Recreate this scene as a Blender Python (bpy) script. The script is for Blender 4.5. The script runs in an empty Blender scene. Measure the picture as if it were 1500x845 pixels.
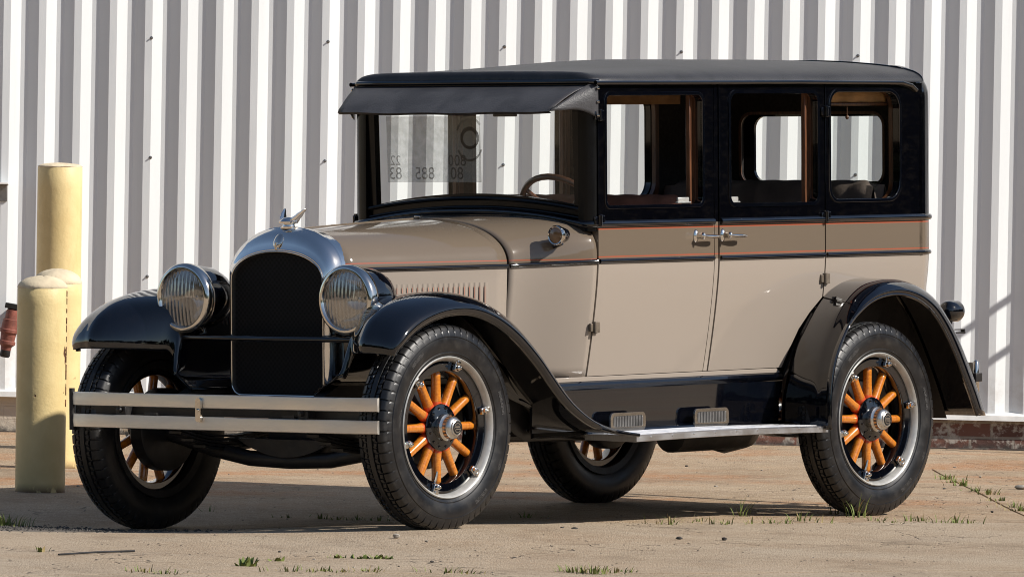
import bpy, bmesh, math, random
import numpy as np
from mathutils import Vector, Matrix
from mathutils.geometry import tessellate_polygon
from math import sin, cos, pi, radians, sqrt, atan2
random.seed(7)
SC = bpy.context.scene
COL = SC.collection

# ------------------------------------------------------------------ camera, sky, sun, exposure
cd = bpy.data.cameras.new('camera'); cam = bpy.data.objects.new('camera', cd); COL.objects.link(cam)
pit, rol = radians(1.22), radians(1.03)
wf = Vector((0, cos(pit), -sin(pit))); wr = Vector((1, 0, 0)); wu = wr.cross(wf)
r2 = wr*cos(rol)+wu*sin(rol); u2 = wu*cos(rol)-wr*sin(rol)
cam.matrix_world = Matrix(((r2.x, u2.x, -wf.x, 0), (r2.y, u2.y, -wf.y, -31.8), (r2.z, u2.z, -wf.z, 1.575), (0, 0, 0, 1)))
cd.sensor_width = 36.0
cd.lens = 36.0*12000/1500
cd.clip_start = 1.0; cd.clip_end = 3000
SC.camera = cam
SUN_PHI, SUN_EL = radians(20), radians(38)
to_sun = Vector((cos(SUN_EL)*cos(SUN_PHI), -cos(SUN_EL)*sin(SUN_PHI), sin(SUN_EL)))
wd = bpy.data.worlds.new('World'); SC.world = wd; wd.use_nodes = True
nt = wd.node_tree
sky = nt.nodes.new('ShaderNodeTexSky'); sky.sky_type = 'NISHITA'; sky.sun_disc = False
sky.sun_elevation = SUN_EL; sky.sun_rotation = atan2(to_sun.x, to_sun.y)
sky.air_density = 1.0; sky.dust_density = 0.6; sky.ozone_density = 1.2
bg = nt.nodes['Background']; bg.inputs['Strength'].default_value = 0.076
nt.links.new(sky.outputs[0], bg.inputs[0])
sl = bpy.data.lights.new('sun', 'SUN'); sl.energy = 4.65; sl.angle = radians(0.53); sl.color = (1.0, 0.945, 0.87)
so = bpy.data.objects.new('sun', sl); COL.objects.link(so); so.location = (20, -10, 20)
so.rotation_euler = to_sun.to_track_quat('Z', 'Y').to_euler()
SC.view_settings.view_transform = 'Standard'; SC.view_settings.look = 'None'
SC.view_settings.exposure = 0.35; SC.view_settings.gamma = 1.0
SC.cycles.filter_width = 1.0

# ------------------------------------------------------------------ materials
class NT:
    def __init__(s, name):
        s.m = bpy.data.materials.new(name); s.m.use_nodes = True
        s.t = s.m.node_tree; s.b = s.t.nodes['Principled BSDF']; s.o = s.t.nodes['Material Output']
    def n(s, typ, **kw):
        x = s.t.nodes.new(typ)
        for k, v in kw.items(): setattr(x, k, v)
        return x
    def l(s, a, b): s.t.links.new(a, b)
    def val(s, inp, v):
        if hasattr(v, 'links'): s.l(v, inp)
        else:
            try: inp.default_value = v
            except Exception: inp.default_value = (*v, 1)
    def math(s, op, a, b=0.0, clamp=False):
        x = s.n('ShaderNodeMath', operation=op, use_clamp=clamp); s.val(x.inputs[0], a); s.val(x.inputs[1], b); return x.outputs[0]
    def mix(s, f, a, b):
        x = s.n('ShaderNodeMix', data_type='RGBA'); s.val(x.inputs[0], f); s.val(x.inputs[6], a); s.val(x.inputs[7], b); return x.outputs[2]
    def coord(s, kind='Object'): return s.n('ShaderNodeTexCoord').outputs[kind]
    def mapping(s, vec, scale=(1, 1, 1), loc=(0, 0, 0), rot=(0, 0, 0)):
        x = s.n('ShaderNodeMapping'); s.l(vec, x.inputs[0]); x.inputs['Scale'].default_value = scale
        x.inputs['Location'].default_value = loc; x.inputs['Rotation'].default_value = rot; return x.outputs[0]
    def noise(s, vec, scale, detail=4, rough=0.55):
        x = s.n('ShaderNodeTexNoise'); s.l(vec, x.inputs['Vector']); x.inputs['Scale'].default_value = scale
        x.inputs['Detail'].default_value = detail; x.inputs['Roughness'].default_value = rough; return x.outputs[0]
    def ramp(s, f, p0, p1, a=0.0, b=1.0):
        x = s.n('ShaderNodeMapRange'); x.interpolation_type = 'SMOOTHSTEP'; s.val(x.inputs[0], f)
        x.inputs[1].default_value = p0; x.inputs[2].default_value = p1; x.inputs[3].default_value = a; x.inputs[4].default_value = b
        return x.outputs[0]
    def bump(s, h, strength=0.3, dist=0.01):
        x = s.n('ShaderNodeBump'); x.inputs['Strength'].default_value = strength; x.inputs['Distance'].default_value = dist
        s.l(h, x.inputs['Height']); s.l(x.outputs[0], s.b.inputs['Normal'])
    def set(s, **kw):
        for k, v in kw.items():
            k = {'color': 'Base Color', 'rough': 'Roughness', 'metal': 'Metallic', 'coat': 'Coat Weight', 'coatr': 'Coat Roughness', 'ior': 'IOR',
                 'spec': 'Specular IOR Level', 'sheen': 'Sheen Weight'}.get(k, k)
            s.val(s.b.inputs[k], (*v, 1) if isinstance(v, tuple) and len(v) == 3 else v)
        return s

def varied(name, col, rough=0.5, amt=0.15, scale=8, bump=0.0, bscale=60, **kw):
    t = NT(name); c = t.coord()
    n = t.noise(c, scale, 5)
    f = t.ramp(n, 0.3, 0.7)
    t.set(color=t.mix(f, tuple(v*(1-amt) for v in col)+(1,), tuple(min(1, v*(1+amt)) for v in col)+(1,)), rough=t.ramp(t.noise(c, scale*2.3), 0.3, 0.7, rough*0.85, rough*1.15), **kw)
    if bump: t.bump(t.noise(c, bscale, 3), bump, 0.004)
    return t.m

def paint(name, zones, gloss=0.07):
    """car paint: zones = list of (zmin, colour) from the bottom up, in car coordinates; pinstripes part of the list"""
    t = NT(name); c = t.coord(); sx = t.n('ShaderNodeSeparateXYZ'); t.l(c, sx.inputs[0]); z = sx.outputs[2]
    cur = (*zones[0][1], 1)
    for zmin, col in zones[1:]:
        cur = t.mix(t.math('GREATER_THAN', z, zmin), cur, (*col, 1))
    n = t.noise(c, 3.0, 3)
    dust = t.ramp(t.noise(t.mapping(c, (2, 2, 5)), 9, 6, 0.7), 0.45, 0.8, 0.0, 0.012)
    cur = t.mix(dust, cur, (0.36, 0.30, 0.23, 1))
    t.set(color=cur, rough=t.ramp(n, 0.3, 0.7, gloss*0.7, gloss*1.4), coat=0.25, coatr=0.03)
    t.bump(t.noise(c, 3.2, 2), 0.10, 0.01)
    return t.m

BLACK = (0.0011, 0.0012, 0.0022); BEIGE = (0.292, 0.249, 0.209); TAUPE = (0.142, 0.111, 0.082); STRIPE = (0.34, 0.085, 0.045)
M = {}
M['two_tone'] = paint('two_tone_paint', [(0, BEIGE), (1.014, TAUPE), (1.030, STRIPE), (1.0346, TAUPE), (1.1365, STRIPE), (1.1411, TAUPE), (1.157, BLACK)])
M['hood'] = paint('hood_paint', [(0, BEIGE), (1.0, TAUPE), (1.022, STRIPE), (1.0257, TAUPE)], 0.09)
M['beige'] = paint('beige_paint', [(0, BEIGE)])
def blackpaint():
    t = NT('black_paint'); c = t.coord()
    dust = t.ramp(t.noise(c, 14, 6, 0.7), 0.45, 0.8, 0.0, 0.012)
    t.set(color=t.mix(dust, (0.0014, 0.0018, 0.0036, 1), (0.25, 0.21, 0.16, 1)), rough=t.ramp(t.noise(c, 4), 0.3, 0.7, 0.03, 0.08), coat=0.8, coatr=0.02, ior=1.5)
    t.bump(t.noise(c, 4.0, 2), 0.04, 0.01)
    return t.m
M['black'] = blackpaint()
M['satin'] = varied('satin_black_frame', (0.0022, 0.0023, 0.003), 0.22, 0.2, 12, spec=0.35)
M['hinge'] = varied('taupe_hinge', (0.12, 0.095, 0.07), 0.4, 0.2, 40)
M['chassis'] = varied('chassis_black', (0.012, 0.011, 0.011), 0.45, 0.4, 12, 0.2, 40)
M['gap'] = varied('dark_gap', (0.006, 0.006, 0.006), 0.8, 0.2)
M['lining'] = varied('dark_cloth_lining', (0.020, 0.016, 0.014), 0.95, 0.2, 30, 0.3, 300)
def wood(name, c1, c2, rough=0.35, coat=0.5, sc=(40, 40, 4)):
    t = NT(name); c = t.coord(); n = t.noise(t.mapping(c, sc), 3.0, 6, 0.65)
    t.set(color=t.mix(t.ramp(n, 0.35, 0.65), (*c1, 1), (*c2, 1)), rough=rough, coat=coat, coatr=0.08)
    t.bump(n, 0.1, 0.002); return t.m
M['garnish'] = wood('brown_wood_trim', (0.060, 0.022, 0.010), (0.14, 0.055, 0.022), 0.4, 0.4)
M['rimwood'] = wood('dark_steering_wheel_wood', (0.028, 0.014, 0.009), (0.06, 0.026, 0.014))
M['spoke'] = wood('varnished_spoke_wood', (0.40, 0.115, 0.010), (0.58, 0.20, 0.018), 0.25, 0.9, (30, 30, 6))
M['spoke_root'] = varied('orange_lacquer', (0.55, 0.065, 0.012), 0.3, 0.1, 20, coat=0.6)
def metal(name, col, rough, amt=0.1, sc=(1, 1, 1), scale=20, bump=0.05):
    t = NT(name); c = t.coord(); n = t.noise(t.mapping(c, sc), scale, 6, 0.65)
    t.set(color=t.mix(t.ramp(n, 0.3, 0.7), tuple(v*(1-amt) for v in col)+(1,), (*col, 1)), metal=1.0, rough=t.ramp(n, 0.25, 0.75, rough*1.35, rough*0.75))
    t.bump(n, bump, 0.002); return t.m
M['chrome'] = metal('nickel_plate', (0.72, 0.69, 0.64), 0.10, 0.08)
M['brightwork'] = metal('polished_nickel', (0.86, 0.83, 0.79), 0.10, 0.04, bump=0.02)
M['hubmetal'] = metal('satin_nickel', (0.72, 0.70, 0.66), 0.24, 0.08)
M['treadplate'] = metal('dull_step_tread', (0.30, 0.29, 0.28), 0.5, 0.2)
M['bumper'] = metal('worn_nickel_bar', (0.92, 0.87, 0.79), 0.42, 0.16, (1, 0.6, 3), 4)
M['rim'] = varied('aluminium_paint', (0.46, 0.455, 0.43), 0.38, 0.12, 20, metal=0.45)
M['alu'] = metal('ribbed_aluminium', (0.66, 0.66, 0.67), 0.38, 0.15, (1, 30, 1), 12)
def rubber():
    t = NT('tyre_rubber'); c = t.coord()
    n = t.noise(c, 18, 6, 0.7); d = t.ramp(n, 0.45, 0.75)
    t.set(color=t.mix(d, (0.007, 0.007, 0.008, 1), (0.022, 0.020, 0.018, 1)), rough=t.ramp(t.noise(c, 9), 0.3, 0.7, 0.30, 0.48), spec=0.5)
    t.bump(t.noise(c, 120, 3), 0.08, 0.002); return t.m
M['rubber'] = rubber()
M['rubber_mark'] = varied('faded_sidewall_marking', (0.055, 0.052, 0.050), 0.6, 0.4, 60)
def leather(name, col, rough):
    t = NT(name); c = t.coord()
    v = t.n('ShaderNodeTexVoronoi'); t.l(c, v.inputs['Vector']); v.inputs['Scale'].default_value = 160
    n = t.noise(c, 7, 5)
    t.set(color=t.mix(t.ramp(n, 0.35, 0.65), tuple(x*0.75 for x in col)+(1,), tuple(x*1.25 for x in col)+(1,)), rough=rough, spec=0.4)
    h = t.math('ADD', t.math('MULTIPLY', v.outputs['Distance'], 0.35), t.noise(c, 9, 4))
    t.bump(h, 0.25, 0.008); return t.m
M['leather'] = leather('black_leatherette', (0.048, 0.047, 0.050), 0.45)
M['roof_leather'] = leather('dark_roof_leatherette', (0.026, 0.026, 0.029), 0.40)
M['velour'] = leather('brown_velour', (0.26, 0.10, 0.06), 0.85)
M['velour_dark'] = leather('grey_brown_velour', (0.11, 0.080, 0.065), 0.85)
M['shade'] = varied('tan_roller_blind', (0.42, 0.22, 0.09), 0.8, 0.2, 12)
def glass(name, tint=(0.93, 0.96, 0.95), extra=0.0):
    t = NT(name)
    tr = t.n('ShaderNodeBsdfTransparent'); tr.inputs[0].default_value = (*tint, 1)
    gl = t.n('ShaderNodeBsdfGlossy'); gl.inputs['Roughness'].default_value = 0.01
    lw = t.n('ShaderNodeLayerWeight'); lw.inputs[0].default_value = 0.5
    fr = t.math('ADD', t.math('MULTIPLY', t.math('POWER', lw.outputs['Facing'], 5.0), 0.85), 0.045+extra, True)
    mx = t.n('ShaderNodeMixShader'); t.l(fr, mx.inputs[0]); t.l(tr.outputs[0], mx.inputs[1]); t.l(gl.outputs[0], mx.inputs[2])
    t.l(mx.outputs[0], t.o.inputs[0]); return t.m
M['glass'] = glass('window_glass')
def decal(name, col, alpha):
    t = NT(name); tr = t.n('ShaderNodeBsdfTransparent'); df = t.n('ShaderNodeBsdfDiffuse'); df.inputs[0].default_value = (*col, 1)
    mx = t.n('ShaderNodeMixShader'); t.val(mx.inputs[0], t.ramp(t.noise(t.coord(), 30), 0.3, 0.7, alpha*0.8, alpha*1.1)); t.l(tr.outputs[0], mx.inputs[1]); t.l(df.outputs[0], mx.inputs[2])
    t.l(mx.outputs[0], t.o.inputs[0]); return t.m
M['sticker'] = decal('translucent_sticker', (0.5, 0.5, 0.48), 0.30)
M['sticker_ink'] = decal('sticker_ink', (0.02, 0.02, 0.02), 0.62)
def lens():
    t = NT('fluted_lens'); c = t.coord(); w = t.n('ShaderNodeTexWave'); w.wave_type = 'BANDS'; w.bands_direction = 'Y'
    t.l(c, w.inputs[0]); w.inputs['Scale'].default_value = 17; w.inputs['Distortion'].default_value = 1.6; w.inputs['Detail'].default_value = 2
    tr = t.n('ShaderNodeBsdfTransparent'); tr.inputs[0].default_value = (0.93, 0.93, 0.92, 1)
    gl = t.n('ShaderNodeBsdfGlossy'); gl.inputs['Roughness'].default_value = 0.06
    bp = t.n('ShaderNodeBump'); bp.inputs['Strength'].default_value = 0.25; bp.inputs['Distance'].default_value = 0.008; t.l(w.outputs[1], bp.inputs['Height']); t.l(bp.outputs[0], gl.inputs['Normal'])
    df = t.n('ShaderNodeBsdfDiffuse'); df.inputs[0].default_value = (0.42, 0.38, 0.34, 1); t.l(bp.outputs[0], df.inputs['Normal'])
    m1 = t.n('ShaderNodeMixShader'); t.l(t.ramp(w.outputs[1], 0.2, 0.8, 0.27, 0.34), m1.inputs[0]); t.l(tr.outputs[0], m1.inputs[1]); t.l(gl.outputs[0], m1.inputs[2])
    m2 = t.n('ShaderNodeMixShader'); m2.inputs[0].default_value = 0.20; t.l(m1.outputs[0], m2.inputs[1]); t.l(df.outputs[0], m2.inputs[2]); t.l(m2.outputs[0], t.o.inputs[0])
    return t.m
M['lens'] = lens()
M['reflector'] = metal('lamp_reflector', (0.75, 0.73, 0.70), 0.12, 0.1)
M['amber'] = varied('amber_lens', (0.20, 0.11, 0.05), 0.15, 0.2, 30, coat=0.8)
M['redlens'] = varied('red_lens', (0.25, 0.01, 0.01), 0.15, 0.2, 30, coat=0.8)
def grillemat():
    t = NT('radiator_core'); c = t.coord(); ch = t.n('ShaderNodeTexChecker'); t.l(c, ch.inputs[0]); ch.inputs['Scale'].default_value = 95
    t.set(color=t.mix(ch.outputs[1], (0.002, 0.002, 0.002, 1), (0.007, 0.007, 0.007, 1)), rough=0.7, spec=0.2); t.bump(ch.outputs[1], 0.6, 0.004); return t.m
M['core'] = grillemat()

# ------------------------------------------------------------------ mesh helpers
def link(name, bm, mat, parent=None, angle=38, bevel=0.0, solid=0.0, loc=None, smooth=True, segs=2):
    me = bpy.data.meshes.new(name)
    bmesh.ops.remove_doubles(bm, verts=bm.verts, dist=1e-6)
    bmesh.ops.recalc_face_normals(bm, faces=bm.faces)
    bm.to_mesh(me); bm.free()
    for m in (mat if isinstance(mat, (list, tuple)) else [mat]): me.materials.append(m)
    if smooth:
        me.polygons.foreach_set('use_smooth', [True]*len(me.polygons)); me.set_sharp_from_angle(angle=radians(angle))
    o = bpy.data.objects.new(name, me); COL.objects.link(o)
    if parent is not None: o.parent = parent
    if loc is not None: o.location = loc
    if solid:
        s = o.modifiers.new('thickness', 'SOLIDIFY'); s.thickness = abs(solid); s.offset = -1 if solid > 0 else 1
    if bevel:
        b = o.modifiers.new('bevel', 'BEVEL'); b.width = bevel; b.segments = segs; b.limit_method = 'ANGLE'; b.angle_limit = radians(35)
    return o

def B(): return bmesh.new()
def box(bm, c, s, rot=None, mi=0):
    vs = []
    for dx in (-.5, .5):
        for dy in (-.5, .5):
            for dz in (-.5, .5):
                p = Vector((dx*s[0], dy*s[1], dz*s[2]))
                if rot is not None: p = rot @ p
                vs.append(bm.verts.new(Vector(c)+p))
    for q in ((0, 1, 3, 2), (4, 6, 7, 5), (0, 4, 5, 1), (2, 3, 7, 6), (0, 2, 6, 4), (1, 5, 7, 3)):
        f = bm.faces.new([vs[i] for i in q]); f.material_index = mi
def grid(bm, rows, closed_u=False, closed_v=False, cap=False, mi=0):
    V = [[bm.verts.new(p) for p in r] for r in rows]
    nu, nv = len(V), len(V[0])
    for i in range(nu if closed_u else nu-1):
        for j in range(nv if closed_v else nv-1):
            q = [V[i][j], V[(i+1) % nu][j], V[(i+1) % nu][(j+1) % nv], V[i][(j+1) % nv]]
            try: bm.faces.new(q).material_index = mi
            except ValueError: pass
    if cap:
        for r in (V[0], V[-1]):
            try: bm.faces.new(r).material_index = mi
            except ValueError: pass
    return V
def tube(bm, pts, r, n=10, closed=False, mi=0, flat=None):
    pts = [Vector(p) for p in pts]; N = len(pts); rows = []; up = Vector((0, 0, 1)); prev = None
    for i, p in enumerate(pts):
        if closed: t = pts[(i+1) % N]-pts[i-1]
        else: t = pts[min(i+1, N-1)]-pts[max(i-1, 0)]
        t.normalize()
        if prev is None:
            a = up if abs(t.dot(up)) < 0.9 else Vector((1, 0, 0)); x = t.cross(a).normalized()
        else: x = (prev-t*prev.dot(t)).normalized()
        prev = x; y = t.cross(x)
        rr = r[i] if isinstance(r, (list, tuple)) else r
        rows.append([p+(x*cos(k*2*pi/n)*rr*(flat[0] if flat else 1)+y*sin(k*2*pi/n)*rr*(flat[1] if flat else 1)) for k in range(n)])
    grid(bm, rows, closed_u=closed, closed_v=True, cap=not closed, mi=mi)
def lathe(bm, prof, n=48, axis='y', c=(0, 0, 0), closed=False, mi=0, arc=None):
    """prof: (radius, along) points"""
    rows = []
    a0, a1 = arc if arc else (0, 2*pi)
    m = n if not arc else n+1
    for k in range(m):
        a = a0+(a1-a0)*k/n; row = []
        for r, h in prof:
            if axis == 'y': p = (r*cos(a), h, r*sin(a))
            elif axis == 'x': p = (h, r*cos(a), r*sin(a))
            else: p = (r*cos(a), r*sin(a), h)
            row.append(Vector(p)+Vector(c))
        rows.append(row)
    grid(bm, rows, closed_u=not arc, closed_v=closed, mi=mi)
def rrect(x0, x1, z0, z1, r, n=6):
    if not isinstance(r, (tuple, list)): r = (r, r, r, r)
    pts = []
    for (cx, cz, a0, rr) in ((x0+r[0], z0+r[0], pi, r[0]), (x1-r[1], z0+r[1], 1.5*pi, r[1]), (x1-r[2], z1-r[2], 0, r[2]), (x0+r[3], z1-r[3], .5*pi, r[3])):
        for k in range(n+1):
            a = a0+k*(pi/2)/n; pts.append((cx+rr*cos(a), cz+rr*sin(a)))
    return pts
def plate(bm, outline, holes, t, fmap, cuts_z=(), mi=0):
    if t == 0: return sheet(bm, outline, fmap)
    """plate with holes in (u,v); fmap(u, v, w) -> 3d point; w from 0 (front) to t"""
    loops = [outline]+list(holes)
    flat = [p for l in loops for p in l]
    tris = tessellate_polygon([[Vector((p[0], p[1], 0)) for p in l] for l in loops])
    tmp = bmesh.new()
    for w in (0.0, t):
        vs = [tmp.verts.new((p[0], p[1], w)) for p in flat]
        for tr in tris:
            try: tmp.faces.new([vs[i] for i in tr])
            except ValueError: pass
    tmp.verts.ensure_lookup_table(); n = len(flat); off = 0
    for l in loops:
        m = len(l)
        for i in range(m):
            a, b = off+i, off+(i+1) % m
            tmp.faces.new((tmp.verts[a], tmp.verts[b], tmp.verts[n+b], tmp.verts[n+a]))
        off += m
    for z in cuts_z:
        bmesh.ops.bisect_plane(tmp, geom=tmp.verts[:]+tmp.edges[:]+tmp.faces[:], plane_co=(0, z, 0), plane_no=(0, 1, 0))
    mp = {}
    for v in tmp.verts: mp[v] = bm.verts.new(fmap(*v.co))
    for f in tmp.faces:
        try: bm.faces.new([mp[v] for v in f.verts]).material_index = mi
        except ValueError: pass
    tmp.free()
def sheet(bm, outline, fmap):
    vs = [bm.verts.new(fmap(p[0], p[1], 0)) for p in outline]
    for tr in tessellate_polygon([[Vector((p[0], p[1], 0)) for p in outline]]):
        try: bm.faces.new([vs[i] for i in tr])
        except ValueError: pass
def ring_strip(bm, inner, outer, t, fmap, mi=0):
    plate(bm, outer, [inner], t, fmap, mi=mi)
def catmull(pts, n):
    P = [np.array(p, float) for p in pts]; P = [2*P[0]-P[1]]+P+[2*P[-1]-P[-2]]; out = []
    segs = len(P)-3
    for k in range(n):
        u = k/(n-1)*segs; i = min(int(u), segs-1); t = u-i; a, b, c, d = P[i:i+4]
        out.append(tuple(0.5*((2*b)+(-a+c)*t+(2*a-5*b+4*c-d)*t*t+(-a+3*b-3*c+d)*t**3)))
    return out
def lerp(a, b, t): return a+(b-a)*t
def tag(o, label=None, cat=None, group=None, kind=None):
    if label: o['label'] = label
    if cat: o['category'] = cat
    if group: o['group'] = group
    if kind: o['kind'] = kind
    return o
def empty(name, loc=(0, 0, 0), parent=None):
    o = bpy.data.objects.new(name, None); COL.objects.link(o); o.location = loc; o.empty_display_size = 0.2
    if parent: o.parent = parent
    return o
def dup(o, parent=None, loc=None, rot=None):
    c = o.copy(); COL.objects.link(c)
    if parent is not None: c.parent = parent
    if loc is not None: c.location = loc
    if rot is not None: c.rotation_euler = rot
    for ch in [k for k in COL.objects if k.parent == o]: dup(ch, c)
    return c

# ------------------------------------------------------------------ car frame
CAR_R = Matrix(((0.627, -0.7787, -0.0239), (0.7789, 0.6272, 0.0), (0.0150, -0.0187, 0.9997)))
CAR_T = Vector((-0.8196, -0.8723, -0.0279))   # car axis origin: front axle, car centre line
MID = 1.355
def c2w(p): return CAR_R @ Vector(p) + CAR_T
WH = [(-.0, -.71, .034), (2.70, -.71, -.0233), (-.0, .71, .0006), (2.70, .675, -.011)]   # wheel contact points, car coordinates
_c = [c2w(p) for p in WH]
_A = np.array([[math.exp(-((a.x-b.x)**2+(a.y-b.y)**2)/(2*.55**2)) for b in _c] for a in _c])
_w = np.linalg.solve(_A, np.array([a.z+0.004 for a in _c]))
def G(x, y):
    z = sum(w*math.exp(-((x-a.x)**2+(y-a.y)**2)/(2*.55**2)) for w, a in zip(_w, _c))
    z += 0.02*max(0, min(1, (y-5.5)/1.7))
    return z

# ------------------------------------------------------------------ setting: ground, slabs, wall
def ground_mat():
    t = NT('weathered_concrete'); c = t.coord('Object')
    sx = t.n('ShaderNodeSeparateXYZ'); t.l(c, sx.inputs[0])
    rc = t.mapping(c, (1, 1, 1), rot=(0, 0, radians(-20)))
    n1 = t.noise(rc, 0.9, 6, 0.6); n2 = t.noise(t.mapping(rc, (1.0, 1.0, 1)), 1.7, 7, 0.62); n3 = t.noise(c, 16, 8, 0.75)
    col = t.mix(t.ramp(n2, 0.32, 0.68), (0.27, 0.185, 0.110, 1), (0.41, 0.305, 0.20, 1))
    col = t.mix(t.ramp(n1, 0.45, 0.75, 0, 0.6), col, (0.40, 0.32, 0.235, 1))
    # rust washed out of the yard, in streaks behind the car
    rust = t.math('MULTIPLY', t.ramp(t.noise(t.mapping(rc, (0.6, 1.0, 1), loc=(3.1, .4, 0)), 1.3, 6, 0.6), 0.46, 0.66), t.ramp(sx.outputs[1], 0.2, 2.2, 0.12, 1.0))
    col = t.mix(t.math('MULTIPLY', rust, 0.95), col, (0.36, 0.165, 0.065, 1))
    dirt = t.ramp(t.noise(t.mapping(rc, (0.8, 0.8, 1), loc=(7, 2, 0)), 1.6, 7, 0.7), 0.52, 0.72, 0, 0.45)
    col = t.mix(dirt, col, (0.16, 0.12, 0.085, 1))
    v = t.n('ShaderNodeTexVoronoi'); t.l(c, v.inputs['Vector']); v.inputs['Scale'].default_value = 55
    spk = t.ramp(v.outputs['Distance'], 0.05, 0.16, 0.5, 0.0)
    col = t.mix(t.math('MULTIPLY', spk, t.ramp(t.noise(c, 5), 0.5, 0.7)), col, (0.07, 0.06, 0.055, 1))
    col = t.mix(t.ramp(n3, 0.40, 0.62, 0.0, 0.55), col, (0.45, 0.355, 0.255, 1))
    sl_ = t.math('ADD', t.math('MULTIPLY', t.math('ADD', sx.outputs[0], 1.92), -0.317), t.math('MULTIPLY', t.math('ADD', sx.outputs[1], 0.86), 0.9484))
    front = t.math('MULTIPLY', t.math('LESS_THAN', sl_, 0.0), t.ramp(n1, 0.25, 0.7, 0.20, 0.50))
    col = t.mix(front, col, (0.41, 0.345, 0.265, 1))
    g2 = t.noise(t.mapping(c, (150, 11, 1)), 1.0, 5, 0.8)
    col = t.mix(t.ramp(g2, 0.50, 0.68, 0, 0.60), col, (0.15, 0.105, 0.07, 1)); col = t.mix(t.ramp(g2, 0.47, 0.32, 0, 0.55), col, (0.58, 0.49, 0.38, 1))
    pit = t.n('ShaderNodeTexVoronoi'); t.l(t.mapping(c, (38, 4.2, 1)), pit.inputs['Vector']); pit.inputs['Scale'].default_value = 1.0
    col = t.mix(t.math('MULTIPLY', t.ramp(pit.outputs['Distance'], 0.10, 0.22, 1, 0), t.ramp(t.noise(c, 2.5, 4), 0.48, 0.62, 0, 0.85)), col, (0.075, 0.055, 0.04, 1))
    stn = t.ramp(t.noise(t.mapping(rc, (1.0, 0.5, 1), loc=(1.3, 5.2, 0)), 1.1, 8, 0.72), 0.52, 0.64, 0, 0.42)
    col = t.mix(stn, col, (0.17, 0.125, 0.085, 1))
    # cracked old patch filled with dark grit at the left wheel
    d = t.n('ShaderNodeVectorMath', operation='LENGTH'); t.l(t.mapping(c, (1/1.0, 1/.30, 0), loc=(2.05, 1.08/.30, 0)), d.inputs[0])
    pm = t.ramp(t.math('ADD', d.outputs['Value'], t.math('MULTIPLY', t.noise(c, 6, 5), 0.9)), 1.15, 1.45, 1.0, 0.0)
    col = t.mix(t.math('MULTIPLY', pm, 0.85), col, (0.12, 0.11, 0.10, 1))
    # crack lines
    w = t.n('ShaderNodeTexVoronoi', feature='DISTANCE_TO_EDGE'); 
    wv = t.n('ShaderNodeVectorMath', operation='ADD'); t.l(t.mapping(rc, (0.25, 0.22, 1)), wv.inputs[0]); 
    nn = t.n('ShaderNodeTexNoise'); t.l(c, nn.inputs['Vector']); nn.inputs['Scale'].default_value = 3
    sc = t.n('ShaderNodeVectorMath', operation='SCALE'); t.l(nn.outputs[1], sc.inputs[0]); sc.inputs['Scale'].default_value = 0.25; t.l(sc.outputs[0], wv.inputs[1])
    t.l(wv.outputs[0], w.inputs['Vector']); w.inputs['Scale'].default_value = 1.0
    cr = t.ramp(w.outputs['Distance'], 0.0006, 0.0025, 1, 0)
    col = t.mix(t.math('MULTIPLY', cr, 0.6), col, (0.09, 0.07, 0.05, 1))
    t.set(color=col, rough=t.ramp(n3, 0.3, 0.7, 0.85, 0.97), spec=0.25)
    h = t.math('ADD', t.math('ADD', n3, t.math('MULTIPLY', t.noise(c, 110, 4), 0.6)), t.math('MULTIPLY', cr, -1.5))
    t.bump(t.math('ADD', h, t.math('MULTIPLY', g2, 0.5)), 0.6, 0.014)
    return t.m
M['ground'] = ground_mat()
JOINTS = [((-1.92, -.86), (2.03, .46), None), ((-1.70, -4.37), (1.82, -2.99), None), ((1.92, 5.3), (2.075, 1.0), (0, 1)), ((-1.19, 3.1), (-.61, 3.32), None)]
JW = (.0145, .0145, .0050, .0100)
def joint_depth(x, y):
    z = 0.0
    for i, (a, b, lim) in enumerate(JOINTS):
        ax, ay = a; bx, by = b; L = math.hypot(bx-ax, by-ay); tx, ty = (bx-ax)/L, (by-ay)/L
        d = (x-ax)*-ty+(y-ay)*tx; s = (x-ax)*tx+(y-ay)*ty
        if lim and not (0 <= s <= L): continue
        if abs(d) < JW[i]: z = -0.024
    return z
def axis_list(lo, hi, step, far0, far1):
    a = list(np.arange(lo, hi+1e-6, step)); s = step; v = lo; left = []
    while v > far0: s *= 1.6; v -= s; left.append(v)
    s = step; v = hi; right = []
    while v < far1: s *= 1.6; v += s; right.append(v)
    return left[::-1]+a+right
gx = axis_list(-3.0, 3.2, 0.07, -900, 900); gy = axis_list(-5.2, 8.0, 0.08, -900, 900)
bm = B()
grid(bm, [[Vector((x, y, 0)) for y in gy] for x in gx])
for (a, b, lim), jw in zip(JOINTS, JW):
    t_ = Vector((b[0]-a[0], b[1]-a[1], 0)).normalized(); nrm = Vector((-t_.y, t_.x, 0))
    for off in (-jw*1.3, -jw*.96, jw*.96, jw*1.3):
        bmesh.ops.bisect_plane(bm, geom=[e for e in bm.verts[:]+bm.edges[:]+bm.faces[:]], plane_co=Vector((*a, 0))+nrm*off, plane_no=nrm)
for v in bm.verts:
    x, y = v.co.x, v.co.y
    v.co.z = G(x, y)+joint_depth(x, y)+(0.004*sin(2.1*x+.7*y)*sin(1.3*y-.4*x) if abs(x) < 6 and abs(y) < 8 else -0.002)
for f_ in bm.faces:
    m_ = f_.calc_center_median()
    if abs(m_.x) < 6 and abs(m_.y) < 9 and joint_depth(m_.x, m_.y) < 0: f_.material_index = 1
M['soil'] = varied('dark_joint_soil', (0.045, 0.035, 0.026), 0.95, 0.4, 30)
ground = tag(link('ground', bm, [M['ground'], M['soil']], angle=60), kind='structure')

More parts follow.
